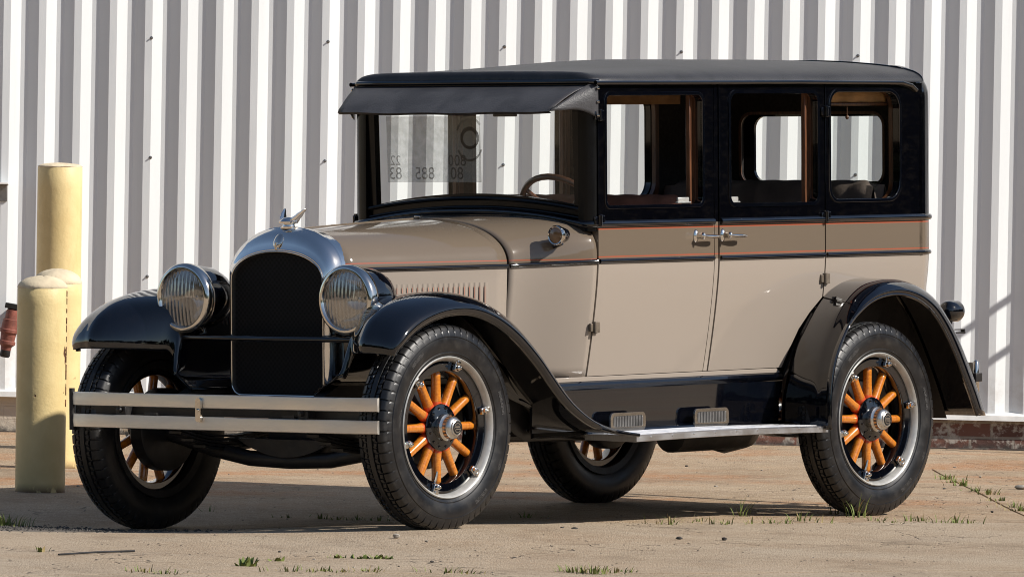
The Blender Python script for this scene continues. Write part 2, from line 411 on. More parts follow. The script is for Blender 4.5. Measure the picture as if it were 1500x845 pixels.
def wall_mat():
    t = NT('white_painted_steel'); c = t.coord()
    n = t.noise(t.mapping(c, (1, 1, 0.12)), 3.2, 6, 0.6); st = t.noise(t.mapping(c, (26, 26, 0.5)), 3.0, 5, 0.7)
    sx = t.n('ShaderNodeSeparateXYZ'); t.l(c, sx.inputs[0])
    col = t.mix(t.ramp(n, 0.35, 0.7), (0.72, 0.742, 0.75, 1), (0.785, 0.805, 0.81, 1))
    col = t.mix(t.ramp(st, 0.55, 0.8, 0, 0.12), col, (0.45, 0.41, 0.36, 1))
    pid = t.math('FLOOR', t.math('DIVIDE', t.math('ADD', sx.outputs[0], 1.98), 0.842)); wn = t.n('ShaderNodeTexWhiteNoise', noise_dimensions='1D'); t.l(pid, wn.inputs['W'])
    col = t.mix(t.math('MULTIPLY', wn.outputs['Value'], 0.16), col, (0.58, 0.57, 0.55, 1))
    g = t.math('MULTIPLY', t.ramp(sx.outputs[2], 0.19, 0.6, 1, 0), t.ramp(t.noise(c, 9, 6, 0.7), 0.45, 0.7))
    col = t.mix(t.math('MULTIPLY', g, 0.35), col, (0.40, 0.36, 0.31, 1))
    t.set(color=col, rough=0.42, spec=0.4)
    t.bump(t.noise(t.mapping(c, (1, 1, 0.25)), 5, 3), 0.12, 0.02); return t.m
M['wall'] = wall_mat()
M['flashing'] = varied('white_flashing', (0.74, 0.73, 0.70), 0.45, 0.12, 10)
M['screw'] = metal('weathered_zinc', (0.30, 0.29, 0.28), 0.5, 0.3)
def brick_mat():
    t = NT('old_brickwork'); c = t.coord(); br = t.n('ShaderNodeTexBrick')
    mp = t.mapping(c, (1, 1, 1), rot=(radians(90), 0, 0), loc=(0.06, 0.0, 0)); t.l(mp, br.inputs[0])
    br.inputs['Color1'].default_value = (0.085, 0.042, 0.034, 1); br.inputs['Color2'].default_value = (0.20, 0.090, 0.062, 1)
    br.inputs['Mortar'].default_value = (0.25, 0.21, 0.17, 1); br.inputs['Scale'].default_value = 1.0
    br.inputs['Mortar Size'].default_value = 0.007; br.inputs['Brick Width'].default_value = 0.205; br.inputs['Row Height'].default_value = 0.074
    sx = t.n('ShaderNodeSeparateXYZ'); t.l(c, sx.inputs[0])
    n = t.noise(c, 14, 6, 0.7)
    col = t.mix(t.ramp(n, 0.48, 0.60, 0, 0.85), br.outputs[0], (0.46, 0.42, 0.36, 1))
    lime = t.math('MULTIPLY', t.ramp(sx.outputs[0], -1.7, -0.4, 1, 0.0), t.ramp(t.noise(c, 5, 4), 0.2, 0.4))
    col = t.mix(lime, col, (0.52, 0.45, 0.36, 1))
    col = t.mix(t.math('MULTIPLY', t.ramp(sx.outputs[2], 0.02, 0.055, 1, 0), t.ramp(t.noise(c, 20, 5), .3, .55)), col, (0.055, 0.045, 0.038, 1))
    t.set(color=col, rough=0.92); t.bump(t.math('ADD', t.math('MULTIPLY', br.outputs[1], -1.5), n), 0.7, 0.012); return t.m
M['brick'] = brick_mat()

WY = 7.21; RD = 0.024; P0 = -2.362; PITCH = 0.1684
wall = tag(empty('corrugated_wall', (0, WY, 0)), 'white ribbed steel siding of a warehouse above a low brick footing, behind the car', 'wall')
def sag(x): return -0.0064*x
bm = B(); prof = []
for k in range(-60, 76):
    b = P0+k*PITCH; e = 0.0038
    prof += [(b+e, 0), (b+.0436-e, 0), (b+.0436+e*.8, -e*.9), (b+.0856-e*.8, -RD+e*.9), (b+.0856+e, -RD), (b+.128-e, -RD), (b+.128+e*.8, -RD+e*.9), (b+PITCH-e*.8, -e*.9)]
zs = [0, .02, .3, .8, 1.4, 2.0, 3.0, 4.5, 6.5]
grid(bm, [[Vector((x, y, (0.195+sag(x)) + z*(1-0.0 if z else 1))) for z in zs] for x, y in prof])
link('siding', bm, M['wall'], wall, angle=25)
bm = B()
for xa, xb in [(-12.4, 10.4)]:
    rows = []
    for x in (xa, xb):
        z = sag(x)
        rows.append([Vector((x, y, q+z)) for y, q in [(.012, .215), (-.028, .205), (-.042, .196), (-.046, .172), (-.043, .172), (-.010, .182), (.012, .185)]])
    grid(bm, rows, closed_v=True, cap=True)
link('base_flashing', bm, M['flashing'], wall, angle=25)
bm = B(); rows = []
for x in (-12.4, 10.4):
    rows.append([Vector((x, y, q)) for y, q in [(-.005, -.3), (-.005, .185+sag(x)), (.25, .185+sag(x)), (.25, -.3)]])
grid(bm, rows, closed_v=True, cap=True); box(bm, (-1, -.02, .0), (22.8, .05, .05))
link('brick_footing', bm, M['brick'], wall, smooth=False)
bm = B(); box(bm, (-1, .18, 3.4), (22.8, .25, 6.2)); link('wall_core', bm, M['flashing'], wall, smooth=False)
bms = B(); lathe(bms, [(0, -.008), (.0035, -.008), (.004, -.003), (.0075, -.002), (.008, 0), (0, 0)], 10)
scr0 = None
for i in range(-2, 8):
    for j in range(-1, 4):
        x = -1.737+.842*i; z = 1.905-0.565*j+sag(x)-.012
        if not (0.25 < z < 2.6 and -3.6 < x < 3.6): continue
        if scr0 is None: scr0 = o = link('screw', bms, M['screw'], wall)
        else: o = dup(scr0, wall)
        o.location = (x+random.uniform(-.006, .006), -RD, z+random.uniform(-.004, .004)); o.rotation_euler = (random.uniform(-.2, .2), random.uniform(0, 3), random.uniform(-.2, .2))

# bracket on the wall at the left edge
br_ = tag(empty('wall_bracket', (-2.46, WY-RD, 1.19)), 'small grey metal ledge screwed to the white wall at its far left', 'bracket')
bm = B(); box(bm, (0, -.05, .012), (.12, .10, .010)); link('ledge', bm, M['flashing'], br_, bevel=.002)
bm = B(); box(bm, (0, -.004, -.035), (.10, .008, .08)); box(bm, (-.03, -.045, -.012), (.006, .075, .038)); link('back_plate', bm, M['screw'], br_, bevel=.002)

# bollards
def bollard_mat():
    t = NT('yellow_bollard_paint'); c = t.coord(); n = t.noise(c, 7, 5)
    col = t.mix(t.ramp(n, 0.3, 0.7), (0.66, 0.505, 0.235, 1), (0.74, 0.585, 0.29, 1))
    sx = t.n('ShaderNodeSeparateXYZ'); t.l(c, sx.inputs[0])
    dirt = t.ramp(t.noise(t.mapping(c, (1, 1, .25)), 12, 6, 0.7), 0.55, 0.8, 0, 0.4)
    col = t.mix(dirt, col, (0.42, 0.30, 0.13, 1))
    chip = t.ramp(t.noise(t.mapping(c, (1, 1, 0.6), loc=(4.2, 1.3, 7.7)), 8, 5, 0.65), 0.635, 0.655)
    chip = t.math('MULTIPLY', chip, t.ramp(sx.outputs[2], 0.80, 0.86, 1, 0))
    base = t.math('MULTIPLY', t.ramp(sx.outputs[2], 0.0, 0.055, 1, 0), t.ramp(t.noise(c, 24), .35, .5))
    m = t.math('MAXIMUM', chip, base)
    col = t.mix(m, col, (0.085, 0.032, 0.015, 1))
    t.set(color=col, rough=0.5, spec=0.4)
    t.bump(t.math('ADD', t.math('ADD', t.noise(c, 38, 4, 0.6), t.math('MULTIPLY', t.noise(c, 110, 3), 0.4)), t.math('MULTIPLY', m, -0.7)), 0.26, 0.006); return t.m
M['bollard'] = bollard_mat()
M['capcream'] = varied('cream_mortar_cap', (0.62, 0.52, 0.36), 0.9, 0.12, 14, 0.5, 60)
M['rustedge'] = varied('rust_seam', (0.10, 0.036, 0.015), 0.9, 0.4, 30, 0.4, 80)
def bollard(x, y, r, h, dome, label, seam=None):
    root = tag(empty('bollard', (x, y, G(x, y)-.01)), label, 'bollard', 'yellow bollards')
    root.rotation_euler = (0, radians(-0.35), random.uniform(0, 6) if not seam else 0.9)
    bm = B(); lathe(bm, [(0, 0), (r*1.02, 0), (r*1.005, .01), (r, .03)]+[(r, z) for z in np.linspace(.06, h-.004, 14)]+[(r-.003, h), (0, h)], 56, 'z'); link('post', bm, M['bollard'], root, angle=50)
    bm = B(); prof = [(r-.002, h-.002), (r+.001, h+.003)]
    for k in range(1, 9):
        a = k/8*pi/2; prof.append(((r-.001)*cos(a), h+.003+dome*sin(a)))
    lathe(bm, prof, 40, 'z')
    for v in bm.verts: v.co += Vector((random.uniform(-1, 1), random.uniform(-1, 1), random.uniform(-1, 1)))*.0012
    link('cap', bm, M['capcream'], root, angle=80)
    if seam:
        bm = B(); z = h-.01
        while z > h*.45:
            L = random.uniform(.012, .04); w = random.uniform(.0025, .0085); a = seam
            for q in (0,):
                p = [(r*cos(a+s*w/r)*1.004, r*sin(a+s*w/r)*1.004, z-u*L) for s, u in ((-1, 0), (1, .1), (.6, 1), (-.8, .9))]
                bm.faces.new([bm.verts.new(v) for v in p])
            z -= L*.9+random.choice([-.004, -.004, .006, .02])
        link('rust_streak', bm, M['rustedge'], root, solid=.0015)
    return root
bollard(-1.912, 1.62, .102, .842, .046, 'shorter yellow steel bollard nearest the camera at the bumper end, rust chips on its side', seam=radians(-62))
bollard(-1.978, 3.80, .106, .815, .060, 'low yellow bollard with domed cap hidden behind the front bollard')
bollard(-2.08, 5.80, .1025, 1.30, .016, 'tallest yellow bollard, standing closest to the white wall')

# red fire hose valve on the wall behind the bollards
M['redpaint'] = varied('faded_red_paint', (0.20, 0.062, 0.042), 0.6, 0.3, 20, 0.3, 60)
vr = tag(empty('hose_valve', (-2.372, 7.10, .585)), 'faded red hose valve with black nozzle hanging beside the bollards at the left edge', 'valve')
bm = B(); lathe(bm, [(0, .02), (.034, .02), (.036, -.03), (.044, -.035), (.046, -.085), (.052, -.09), (.052, -.105), (.043, -.11), (.040, -.15), (.046, -.155), (.046, -.170), (.030, -.185), (.028, -.205), (0, -.205)], 24, 'z')
link('valve_body', bm, M['redpaint'], vr, angle=40)
bm = B(); lathe(bm, [(.0275, -.200), (.029, -.235), (.022, -.245), (.014, -.235), (0, -.225)], 20, 'z'); link('nozzle', bm, M['chassis'], vr)
bm = B(); tube(bm, [(0, .10, .01), (0, .0, .01)], .03, 14); box(bm, (-.01, -.0, .04), (.07, .05, .03)); link('inlet_pipe', bm, M['chassis'], vr, bevel=.004)
vr.rotation_euler = (0, radians(9), 0); vr.scale = (.86, .86, .86)
bm = B(); tube(bm, [(.055, -.01, .12), (.062, -.01, .16), (.085, -.01, .195), (.12, -.01, .205), (.16, -.01, .19), (.18, -.01, .15), (.18, -.01, .05), (.15, 0, -.02), (.03, .0, -.06)], .008, 8); link('handle_pipe', bm, M['redpaint'], vr)

# ------------------------------------------------------------------ the car
car = tag(empty('vintage_sedan', c2w((MID, 0, 0))), 'beige and black 1920s sedan with orange wood-spoked wheels parked before the ribbed wall', 'car')
car.rotation_mode = 'QUATERNION'; car.rotation_quaternion = CAR_R.to_quaternion()
OFF = (-MID, 0, 0)
def part(name, bm, mat, parent=None, **kw):
    o = link(name, bm, mat, parent or car, loc=(OFF if parent is None else (0, 0, 0)), **kw); return o

HW = 0.60
def tuck(z): return 0.062*(max(0.0, (1.0-z))/.43)**1.35
def side_map(side, inset=0.0):
    return lambda x, z, w: Vector((x, side*(HW-tuck(z)-inset-w), z))
CUTS = [.58, .62, .66, .70, .74, .78, .82, .86, .90, .94, .97, 1.0, 1.08, 1.157]
D1 = (1.1285, 1.857); D2 = (1.893, 2.581)
def Dsp(side): return ((1.1285, 1.715), (1.751, 2.581)) if side > 0 else (D1, D2)
W1 = (1.180, 1.782, 1.229, 1.651); W2 = (1.965, 2.532, 1.227, 1.657); W3 = (2.622, 3.084, 1.236, 1.661)
FAR = {1: ((1.180, 1.690, 1.229, 1.651), (1.800, 2.372, 1.227, 1.657), (2.622, 2.960, 1.236, 1.661)), -1: (W1, W2, W3)}
def window_trim(o_parent, side, win, r, frame_in=0.012, name='window_frame'):
    x0, x1, z0, z1 = win
    bm = B(); f = side_map(side, -0.004)
    ring_strip(bm, rrect(x0, x1, z0, z1, r), rrect(x0-.014, x1+.014, z0-.014, z1+.014, [q+.012 for q in (r if isinstance(r, tuple) else (r,)*4)]), .012, f)
    link(name, bm, M['black'], o_parent, bevel=.004)
    bm = B(); f = side_map(side, .034)
    ring_strip(bm, rrect(x0-.002, x1+.002, z0-.004, z1+.002, r), rrect(x0-.026, x1+.026, z0-.026, z1+.026, r), .020, f)
    link('garnish_moulding', bm, M['garnish'], o_parent, bevel=.004)

def door(side, span, win, rear):
    x0, x1 = span; bm = B()
    zb = .574
    if rear:   # lower rear corner is cut by the wheel arch
        out = [(x0-.0, zb), (2.37, zb), (2.405, .645), (2.45, .725), (2.51, .79), (2.581, .848), (x1, 1.697), (x0, 1.697)]
        rr = (.03, .03, .035, .035)
    else:
        out = [(x0, zb), (x1, zb), (x1, 1.697), (x0, 1.697)]; rr = (.02, .025, .03, .02)
    plate(bm, out, [rrect(*win, rr)], .030, side_map(side), CUTS)
    d = part('door', bm, M['two_tone'], bevel=.004)
    window_trim(d, side, win, rr)
    # wood glass run at the rear edge of the opening, with a little metal stop on the sill
    bm = B(); xg = win[1]-.030
    box(bm, (xg+.012, side*(HW-.050), (win[2]+win[3])/2), (.016, .02, win[3]-win[2]+.01))
    link('glass_run', bm, M['garnish'], d, bevel=.002)
    gx_ = win[1]-.105 if not rear else win[0]+.028
    bm = B(); box(bm, (gx_, side*(HW-.012), win[2]+.006), (.085, .016, .006)); box(bm, (gx_, side*(HW-.014), win[2]+.017), (.070, .010, .018))
    link('glass_lift', bm, M['rim'], d, bevel=.003)
    # handle
    hx = x1-.091 if not rear else x0+.018; s = 1 if not rear else 1
    hx = x1-.118 if not rear else x0+.018
    dr = -1 if not rear else 1
    bm = B(); y0 = side*HW
    lathe(bm, [(0, .0), (.010, 0), (.013, .004), (.020, .008), (.021, .012), (0, .012)], 20, 'y', c=(hx, y0+side*.012 if side > 0 else y0-.012, 1.104)) if False else None
    rows = []
    for rr_, h in [(.019, .001), (.017, .005), (.009, .009), (.0075, .026), (.0095, .030), (.0095, .043), (.005, .047), (.0005, .048)]:
        rows.append([Vector((hx+rr_*cos(a)*.75, y0+side*h, 1.104+rr_*sin(a)*1.35)) for a in np.linspace(0, 2*pi, 17)[:-1]])
    grid(bm, rows, closed_v=True, cap=True)
    g = [(hx-.012, y0+side*.037, 1.106), (hx+.02, y0+side*.038, 1.103), (hx+.05, y0+side*.038, 1.101), (hx+.085, y0+side*.037, 1.100), (hx+.105, y0+side*.035, 1.100)]
    tube(bm, g, [.006, .0075, .010, .0105, .007], 12, flat=(1, .75))
    link('door_handle', bm, M['brightwork'], d, angle=50)
    # hinges
    hxs, zs_ = (x0-.003, (.762, 1.172, 1.575)) if not rear else (x1-.003, (.922, 1.168, 1.585))
    for i, z in enumerate(zs_):
        if i == 2 and side > 0: continue
        bm = B(); y = side*(HW-tuck(z)+.012)
        L = .045
        tube(bm, [(hxs, y, z-L/2), (hxs, y, z+L/2)], .0085, 12); box(bm, (hxs+(.014 if not rear else .014), y-side*.006, z), (.03, .012, L*.9))
        box(bm, (hxs-.012, y-side*.008, z), (.024, .010, L*.7))
        link('hinge', bm, M['hinge'] if i == 0 else M['black'], d, bevel=.002)
    # belt mouldings on this door
    for z, r in ((1.158, .013), (1.016, .0095)):
        bm = B(); zz = z
        tube(bm, [(x0+.004, side*(HW+.001), zz), (x1-.004, side*(HW+.001), zz)], r, 14, flat=(1, 1))
        link('belt_moulding', bm, M['black'], d, angle=60)
    return d
for side in (-1, 1):
    bm = B(); xp = Dsp(side)[1][0]; plate(bm, [(xp-.0325, .574), (xp-.010, .574), (xp-.010, 1.697), (xp-.0325, 1.697)], [], .03, side_map(side), CUTS); part('centre_post', bm, M['two_tone'], bevel=.003)
    W1s, W2s, W3s = FAR[side]; D1s, D2s = Dsp(side)
    door(side, D1s, W1s, False); door(side, D2s, W2s, True)
    # fixed rear quarter panel
    bm = B()
    out = [(2.5885, .850), (2.66, .885), (2.745, .900), (2.83, .908), (2.92, .900), (3.00, .878), (3.08, .835), (3.16, .770), (3.241, .67), (3.241, 1.697), (2.5885, 1.697)]
    plate(bm, out, [rrect(*W3s, (.05, .07, .07, .05))], .030, side_map(side), CUTS)
    q = part('quarter_panel', bm, M['two_tone'], bevel=.003)
    window_trim(q, side, W3s, (.05, .07, .07, .05))
    for z, r in ((1.158, .013), (1.016, .0095)):
        bm = B(); tube(bm, [(2.592, side*(HW+.001), z), (3.245, side*(HW+.001), z)], r, 14); link('belt_moulding', bm, M['black'], q, angle=60)
    bm = B(); f = side_map(side, .012); plate(bm, rrect(W3s[0]-.01, W3s[1]+.015, 1.225, 1.672, .05), [], 0, f); link('pane', bm, M['glass'], q, smooth=False)
    bm = B(); zs_ = np.linspace(1.62, 1.70, 4); rows = []
    for i in range(25):
        x = 2.60+.5*i/24
        rows.append([Vector((x, side*(HW-.075+.004*sin(i*1.7)), 1.69)), Vector((x, side*(HW-.075+.003*sin(i*1.1)), 1.618))])
    grid(bm, rows); bl = link('roller_blind', bm, M['shade'], q, solid=.004)
    bm = B(); tube(bm, [(2.60, side*(HW-.075), 1.614), (3.10, side*(HW-.075), 1.614)], .008, 10); 
    if side < 0: tube(bm, [(2.835, side*(HW-.075), 1.61), (2.835, side*(HW-.075), 1.572)], .0015, 6)
    if side < 0: lathe(bm, [(.001, 1.572), (.007, 1.566), (.008, 1.560), (.004, 1.553), (.001, 1.552)], 12, 'z', c=(2.835, side*(HW-.075), 0)); link('blind_pull', bm, M['garnish'], q)
    # inner lining with the same openings, and dark jamb behind the door gaps
    bm = B(); cut = lambda w: rrect(w[0]-.02, w[1]+.02, w[2]-.02, w[3]+.02, .04)
    plate(bm, [(1.13, .56), (3.20, .56), (3.20, 1.70), (1.13, 1.70)], [cut(W1s), cut(W2s), cut(W3s)], .012, side_map(side, .040), CUTS)
    part('door_lining', bm, M['lining'])
    # drip rail
    bm = B(); tube(bm, [(1.10, side*.612, 1.700), (1.6, side*.614, 1.7005), (2.4, side*.614, 1.702), (3.09, side*.612, 1.699), (3.16, side*.608, 1.688), (3.20, side*.603, 1.668)], .0085, 10)
    part('drip_rail', bm, M['black'], angle=60)
    # front post, between door and windscreen
    bm = B(); rows = []
    for z in (1.13, 1.3, 1.5, 1.70):
        rows.append([Vector((x, side*y, z)) for x, y in [(1.122, .598), (1.110, .592), (1.098, .575), (1.092, .553), (1.092, .53), (1.14, .53), (1.14, .56), (1.122, .57)]])
    grid(bm, rows, closed_v=True, cap=True); part('front_post', bm, M['satin'], angle=50)
    # sill below the doors
    bm = B(); plate(bm, [(.80, .553), (2.37, .553), (2.34, .572), (.80, .572)], [], .03, lambda x, z, w, s=side: Vector((x, s*(HW-.062-w), z)))
    part('sill', bm, M['beige'], bevel=.003)

# body rear: curved corners, back panel, rounded top
bm = B(); path = []
xc, rc = 3.24, .14
path.append((xc-.02, -HW, 0, -1)); 
for k in range(0, 11):
    a = -pi/2+k/10*pi/2; path.append((xc+rc*cos(a), -HW+rc+rc*sin(a), cos(a), sin(a)))
for y in (-.3, -.15, 0): path.append((xc+rc+.012*(1-(y/.46)**2), y, 1, 0))
full = path+[(x, -y, nx, -ny) for x, y, nx, ny in path[-2::-1]]
vz = [(z, tuck(z)) for z in (.62, .68, .75, .85, .93, 1.0, 1.157, 1.3, 1.45, 1.58, 1.645)]+[(1.645+.125*sin(a), .14*(1-cos(a))) for a in np.linspace(.15, pi/2, 9)]
rows = [[Vector((x-nx*d, y-ny*d, z)) for z, d in vz] for x, y, nx, ny in full]
rw = rrect(-.35, .35, 1.300, 1.565, .05)
grid(bm, rows)
geo = [f for f in bm.faces if f.calc_center_median().x > 3.375 and 1.16 < f.calc_center_median().z < 1.64 and abs(f.calc_center_median().y) < .46]
bmesh.ops.delete(bm, geom=geo, context='FACES')
plate(bm, rrect(-.462, .462, 1.155, 1.646, .001), [rw], .014, lambda y, z, w: Vector((3.38+.012*(1-(y/.46)**2)-w, y, z)))
rearb = part('rear_body', bm, M['two_tone'], angle=60)
bm = B(); ring_strip(bm, rrect(-.360, .360, 1.292, 1.573, .05), rrect(-.372, .372, 1.280, 1.585, .06), .006, lambda y, z, w: Vector((3.295+w, y, z))); link('garnish_moulding', bm, M['garnish'], rearb, bevel=.004)
bm = B(); plate(bm, rrect(-.36, .36, 1.29, 1.575, .05), [], 0, lambda y, z, w: Vector((3.372, y, z))); link('pane', bm, M['glass'], rearb, smooth=False)
for z, r in ((1.158, .012), (1.016, .009)):
    bm = B(); tube(bm, [(x+nx*.001, y+ny*.001, z) for x, y, nx, ny in full], r, 12); link('belt_moulding', bm, M['black'], rearb, angle=60)

# roof
def smoothstep(t): t = max(0, min(1, t)); return t*t*(3-2*t)
def roof_z(x, y):
    u = (x-1.098)/(3.26-1.098)
    a = min(1.0, abs(y)/.615)
    H = .041*max(0.0, 1-a**14)**.5+(.005+.048*smoothstep(u/.42)-.008*max(0, (u-.80)/.2)**1.5)*(1-a*a)
    ex = max(0.0, 1-((1.125-x)/.027)**2.2)**.5 if x < 1.125 else 1.0
    return 1.702+H*ex
bm = B(); rows = []
xs = [1.098, 1.099, 1.101, 1.104, 1.109, 1.117, 1.13, 1.145, 1.16]+list(np.linspace(1.2, 3.2, 24))+[3.225]
th = np.linspace(-pi/2, pi/2, 91)
for x in xs:
    k = 1.0 if x > 1.24 else 1-.040*((1.24-x)/.142)**2
    rows.append([Vector((x, .615*sin(a)*k, roof_z(x, .615*sin(a)))) for a in th])
grid(bm, rows)
roof = part('roof', bm, M['roof_leather'], angle=60)
bm = B(); rows = []
pts = [Vector((3.228, .615*sin(a), roof_z(3.22, .615*sin(a))+.002)) for a in np.linspace(-pi/2*.985, pi/2*.985, 41)]
tube(bm, pts, .0035, 8); link('roof_edge_bead', bm, M['black'], roof)
bm = B(); tube(bm, [(1.13, -.603, 1.704), (1.108, -.592, 1.704)]+[(1.096, y, 1.704) for y in np.linspace(-.57, .57, 12)]+[(1.106, .584, 1.704)], .010, 10); link('roof_front_bead', bm, M['black'], roof)
bm = B(); rows = [[Vector((x, y, 1.695-.05*(abs(y)/.57)**6+.02)) for y in np.linspace(-.57, .57, 21)] for x in np.linspace(1.13, 3.30, 8)]
grid(bm, rows); part('headliner', bm, M['lining'])

# sun visor of leatherette
def visor():
    bm = B(); rows = []
    yb, yf = .578, .527
    n = 41
    top = []; bot = []
    rows = [[], [], []]
    for i in range(n):
        s = -1+2*i/(n-1)
        droop = .004*sin(3*pi*s)
        top.append(Vector((1.093, s*yb, 1.692))); bot.append(Vector((.905+.012*s*s, s*yf, 1.592-.004*(1-s*s)+droop*.4)))
    rr = []
    for a, b in zip(top, bot):
        rr.append([a+(b-a)*t+Vector((0, 0, .010*sin(pi*t))) for t in np.linspace(0, 1, 7)])
    grid(bm, rr)
    lip = [[p, p+Vector((.012, 0, -.008))] for p in bot]; grid(bm, lip)
    for s in (-1, 1):
        A = Vector((1.093, s*yb, 1.692)); F = Vector((.917, s*yf, 1.592)); Bk = Vector((1.118, s*.608, 1.690)); Bl = Vector((1.118, s*.608, 1.563))
        rws = []
        for t in np.linspace(0, 1, 11):
            tp = A.lerp(F, t)
            bk = Bk.lerp(Bl, t)
            row = []
            for u in np.linspace(0, 1, 11):
                p = tp.lerp(bk, u); p.z += (.020*sin(pi*u)*t - .004*sin(2*pi*u)*t); p.y += s*.006*sin(pi*t)*sin(pi*u)
                row.append(p)
            rws.append(row)
        grid(bm, rws)
    return bm
vis = part('sun_visor', visor(), M['leather'], angle=32, solid=.004)
for s in (-1, 1):
    for z in (1.680, 1.628, 1.575):
        bm = B(); lathe(bm, [(0, s*.006), (.005, s*.005), (.006, 0), (0, 0)], 10, 'y', c=(1.113, s*.613, z)); link('visor_button', bm, M['chrome'], vis)

# windscreen frame and glass
def arch_lo(y): return 1.150+.050*(1-(abs(y)/.56)**2.2)
def arch_hi(y): return 1.229+.046*(1-(abs(y)/.50)**2.0)
bm = B(); ys = np.linspace(-.555, .555, 31); yi = np.linspace(-.495, .495, 27)
out = [(y, arch_lo(y)-.01) for y in ys]+[(.555, 1.70), (-.555, 1.70)]
hole = [(y, arch_hi(y)) for y in yi]+[(.495, 1.655), (-.495, 1.655)]
plate(bm, out, [hole], .03, lambda y, z, w: Vector((1.096+w+.02*(1-(z-1.15)/.55), y, z)))
ws = part('windscreen_frame', bm, M['satin'], bevel=.004)
for dz, r in ((-.006, .008), (-.040, .006)):
    bm = B(); tube(bm, [(1.108-.004, y, arch_hi(y*.9)+dz-.012) for y in np.linspace(-.535, .535, 31)], r, 8); link('frame_bead', bm, M['satin'], ws)
bm = B(); plate(bm, [(y, arch_hi(y)-.004) for y in yi]+[(.499, 1.66), (-.499, 1.66)], [], 0, lambda y, z, w: Vector((1.110+w+.02*(1-(z-1.15)/.55), y, z)))
link('windscreen_pane', bm, M['glass'], ws, smooth=False)
# sticker inside the glass, seen from behind
bm = B(); plate(bm, [(-.017, 1.318), (.455, 1.318), (.455, 1.575), (-.017, 1.575)], [], .0006, lambda y, z, w: Vector((1.122+w+.02*(1-(z-1.15)/.55), y, z)))
stk = link('sticker', bm, M['sticker'], ws, smooth=False)
def text_mesh(body, size, bm, fm, extrude=.0006):
    cu = bpy.data.curves.new('t', 'FONT'); cu.body = body; cu.size = size; cu.resolution_u = 3
    ob = bpy.data.objects.new('t', cu); COL.objects.link(ob)
    dg = bpy.context.evaluated_depsgraph_get(); me = ob.evaluated_get(dg).to_mesh()
    vs = [bm.verts.new(fm(v.co.x, v.co.y)) for v in me.vertices]
    for p in me.polygons:
        try: bm.faces.new([vs[i] for i in p.vertices])
        except ValueError: pass
    ob.evaluated_get(dg).to_mesh_clear(); bpy.data.objects.remove(ob); bpy.data.curves.remove(cu)
bm = B(); wsx = lambda z: 1.1205+.02*(1-(z-1.15)/.55)
for body, size, y0, z0 in (('800', .062, .055, 1.382), ('22', .055, .385, 1.385), ('80', .068, .07, 1.330), ('885', .068, .215, 1.330), ('83', .068, .38, 1.330)):
    text_mesh(body, size, bm, lambda u, v, y0=y0, z0=z0: Vector((wsx(z0+v), y0+u, z0+v)))
link('sticker_digits', bm, M['sticker_ink'], stk, smooth=False)
bm = B()
ring_strip(bm, [(.035+.034*cos(a), 1.488+.030*sin(a)) for a in np.linspace(0, 2*pi, 25)[:-1]], [(.035+.047*cos(a), 1.490+.044*sin(a)) for a in np.linspace(0, 2*pi, 25)[:-1]], .0004, lambda y, z, w: Vector((wsx(z)+w, y, z)))
for a0, a1, r0, r1, zc in ((.3, 2.5, .060, .069, 1.500), (3.5, 5.9, .058, .066, 1.468)):
    aa = np.linspace(a0, a1, 14); grid(bm, [[Vector((wsx(zc), .035+r*cos(a), zc+r*1.05*sin(a))) for r in (r0, r1)] for a in aa])
link('sticker_emblem', bm, M['sticker_ink'], stk, smooth=False)
bm = B(); box(bm, (1.15, -.125, 1.592), (.03, .10, .040)); link('wiper_motor', bm, M['chassis'], ws, bevel=.004)
# black moulding round the base of the windscreen
bm = B(); pts = [(1.14, -.600, 1.158), (1.118, -.596, 1.157), (1.098, -.58, 1.157)]+[(1.090-.010*(1-(y/.56)**2), y, arch_lo(y)+.006) for y in np.linspace(-.55, .55, 27)]+[(1.098, .58, 1.157), (1.118, .596, 1.157), (1.14, .600, 1.158)]
tube(bm, pts, .014, 12); part('cowl_moulding', bm, M['black'], angle=60)

# hood and cowl
HX = .782
def hw(x):
    if x < HX: return .262+.172*(x/HX)
    t = (x-HX)/(1.122-HX); L = 1.122-HX
    return (2*t**3-3*t**2+1)*.434+(t**3-2*t**2+t)*.24*L+(-2*t**3+3*t**2)*.600+(t**3-t**2)*.30*L
def topz(x): return 1.150+.045*min(1, x/1.09)**.9
def shell_sec(x, zlow, n=30):
    w, T = hw(x), topz(x); e = 2.0+.3*min(1, x/.7)+(1.6*max(0, (x-HX)/.34) if x > HX else 0)
    half = []
    for z in np.linspace(zlow, 1.0, 9)[:-1]: half.append((w-(tuck(z) if x > HX else tuck(z)*.35*max(0, x/HX)), z))
    for k in range(n+1):
        a = k/n*pi/2; half.append((w*abs(cos(a))**(2/e), 1.0+(T-1.0)*sin(a)**(2/e)))
    return half
def sec_rows(xs, zl):
    rows = []
    for x in xs:
        h = shell_sec(x, zl(x)); rows.append([Vector((x, -y, z)) for y, z in h]+[Vector((x, y, z)) for y, z in h[-2::-1]])
    return rows
bm = B(); grid(bm, sec_rows(np.linspace(.005, HX-.006, 15), lambda x: .60)); hood = part('hood', bm, M['hood'], angle=50, solid=.012)
bm = B(); grid(bm, sec_rows(list(np.linspace(HX+.006, 1.10, 14))+[1.119], lambda x: .556)); cowl = part('cowl', bm, M['hood'], angle=50, solid=.012)
bm = B(); grid(bm, sec_rows([HX-.02, HX+.03], lambda x: .60))
for v in bm.verts: v.co.y *= .975; v.co.z -= .012
part('hood_ledge', bm, M['gap'])
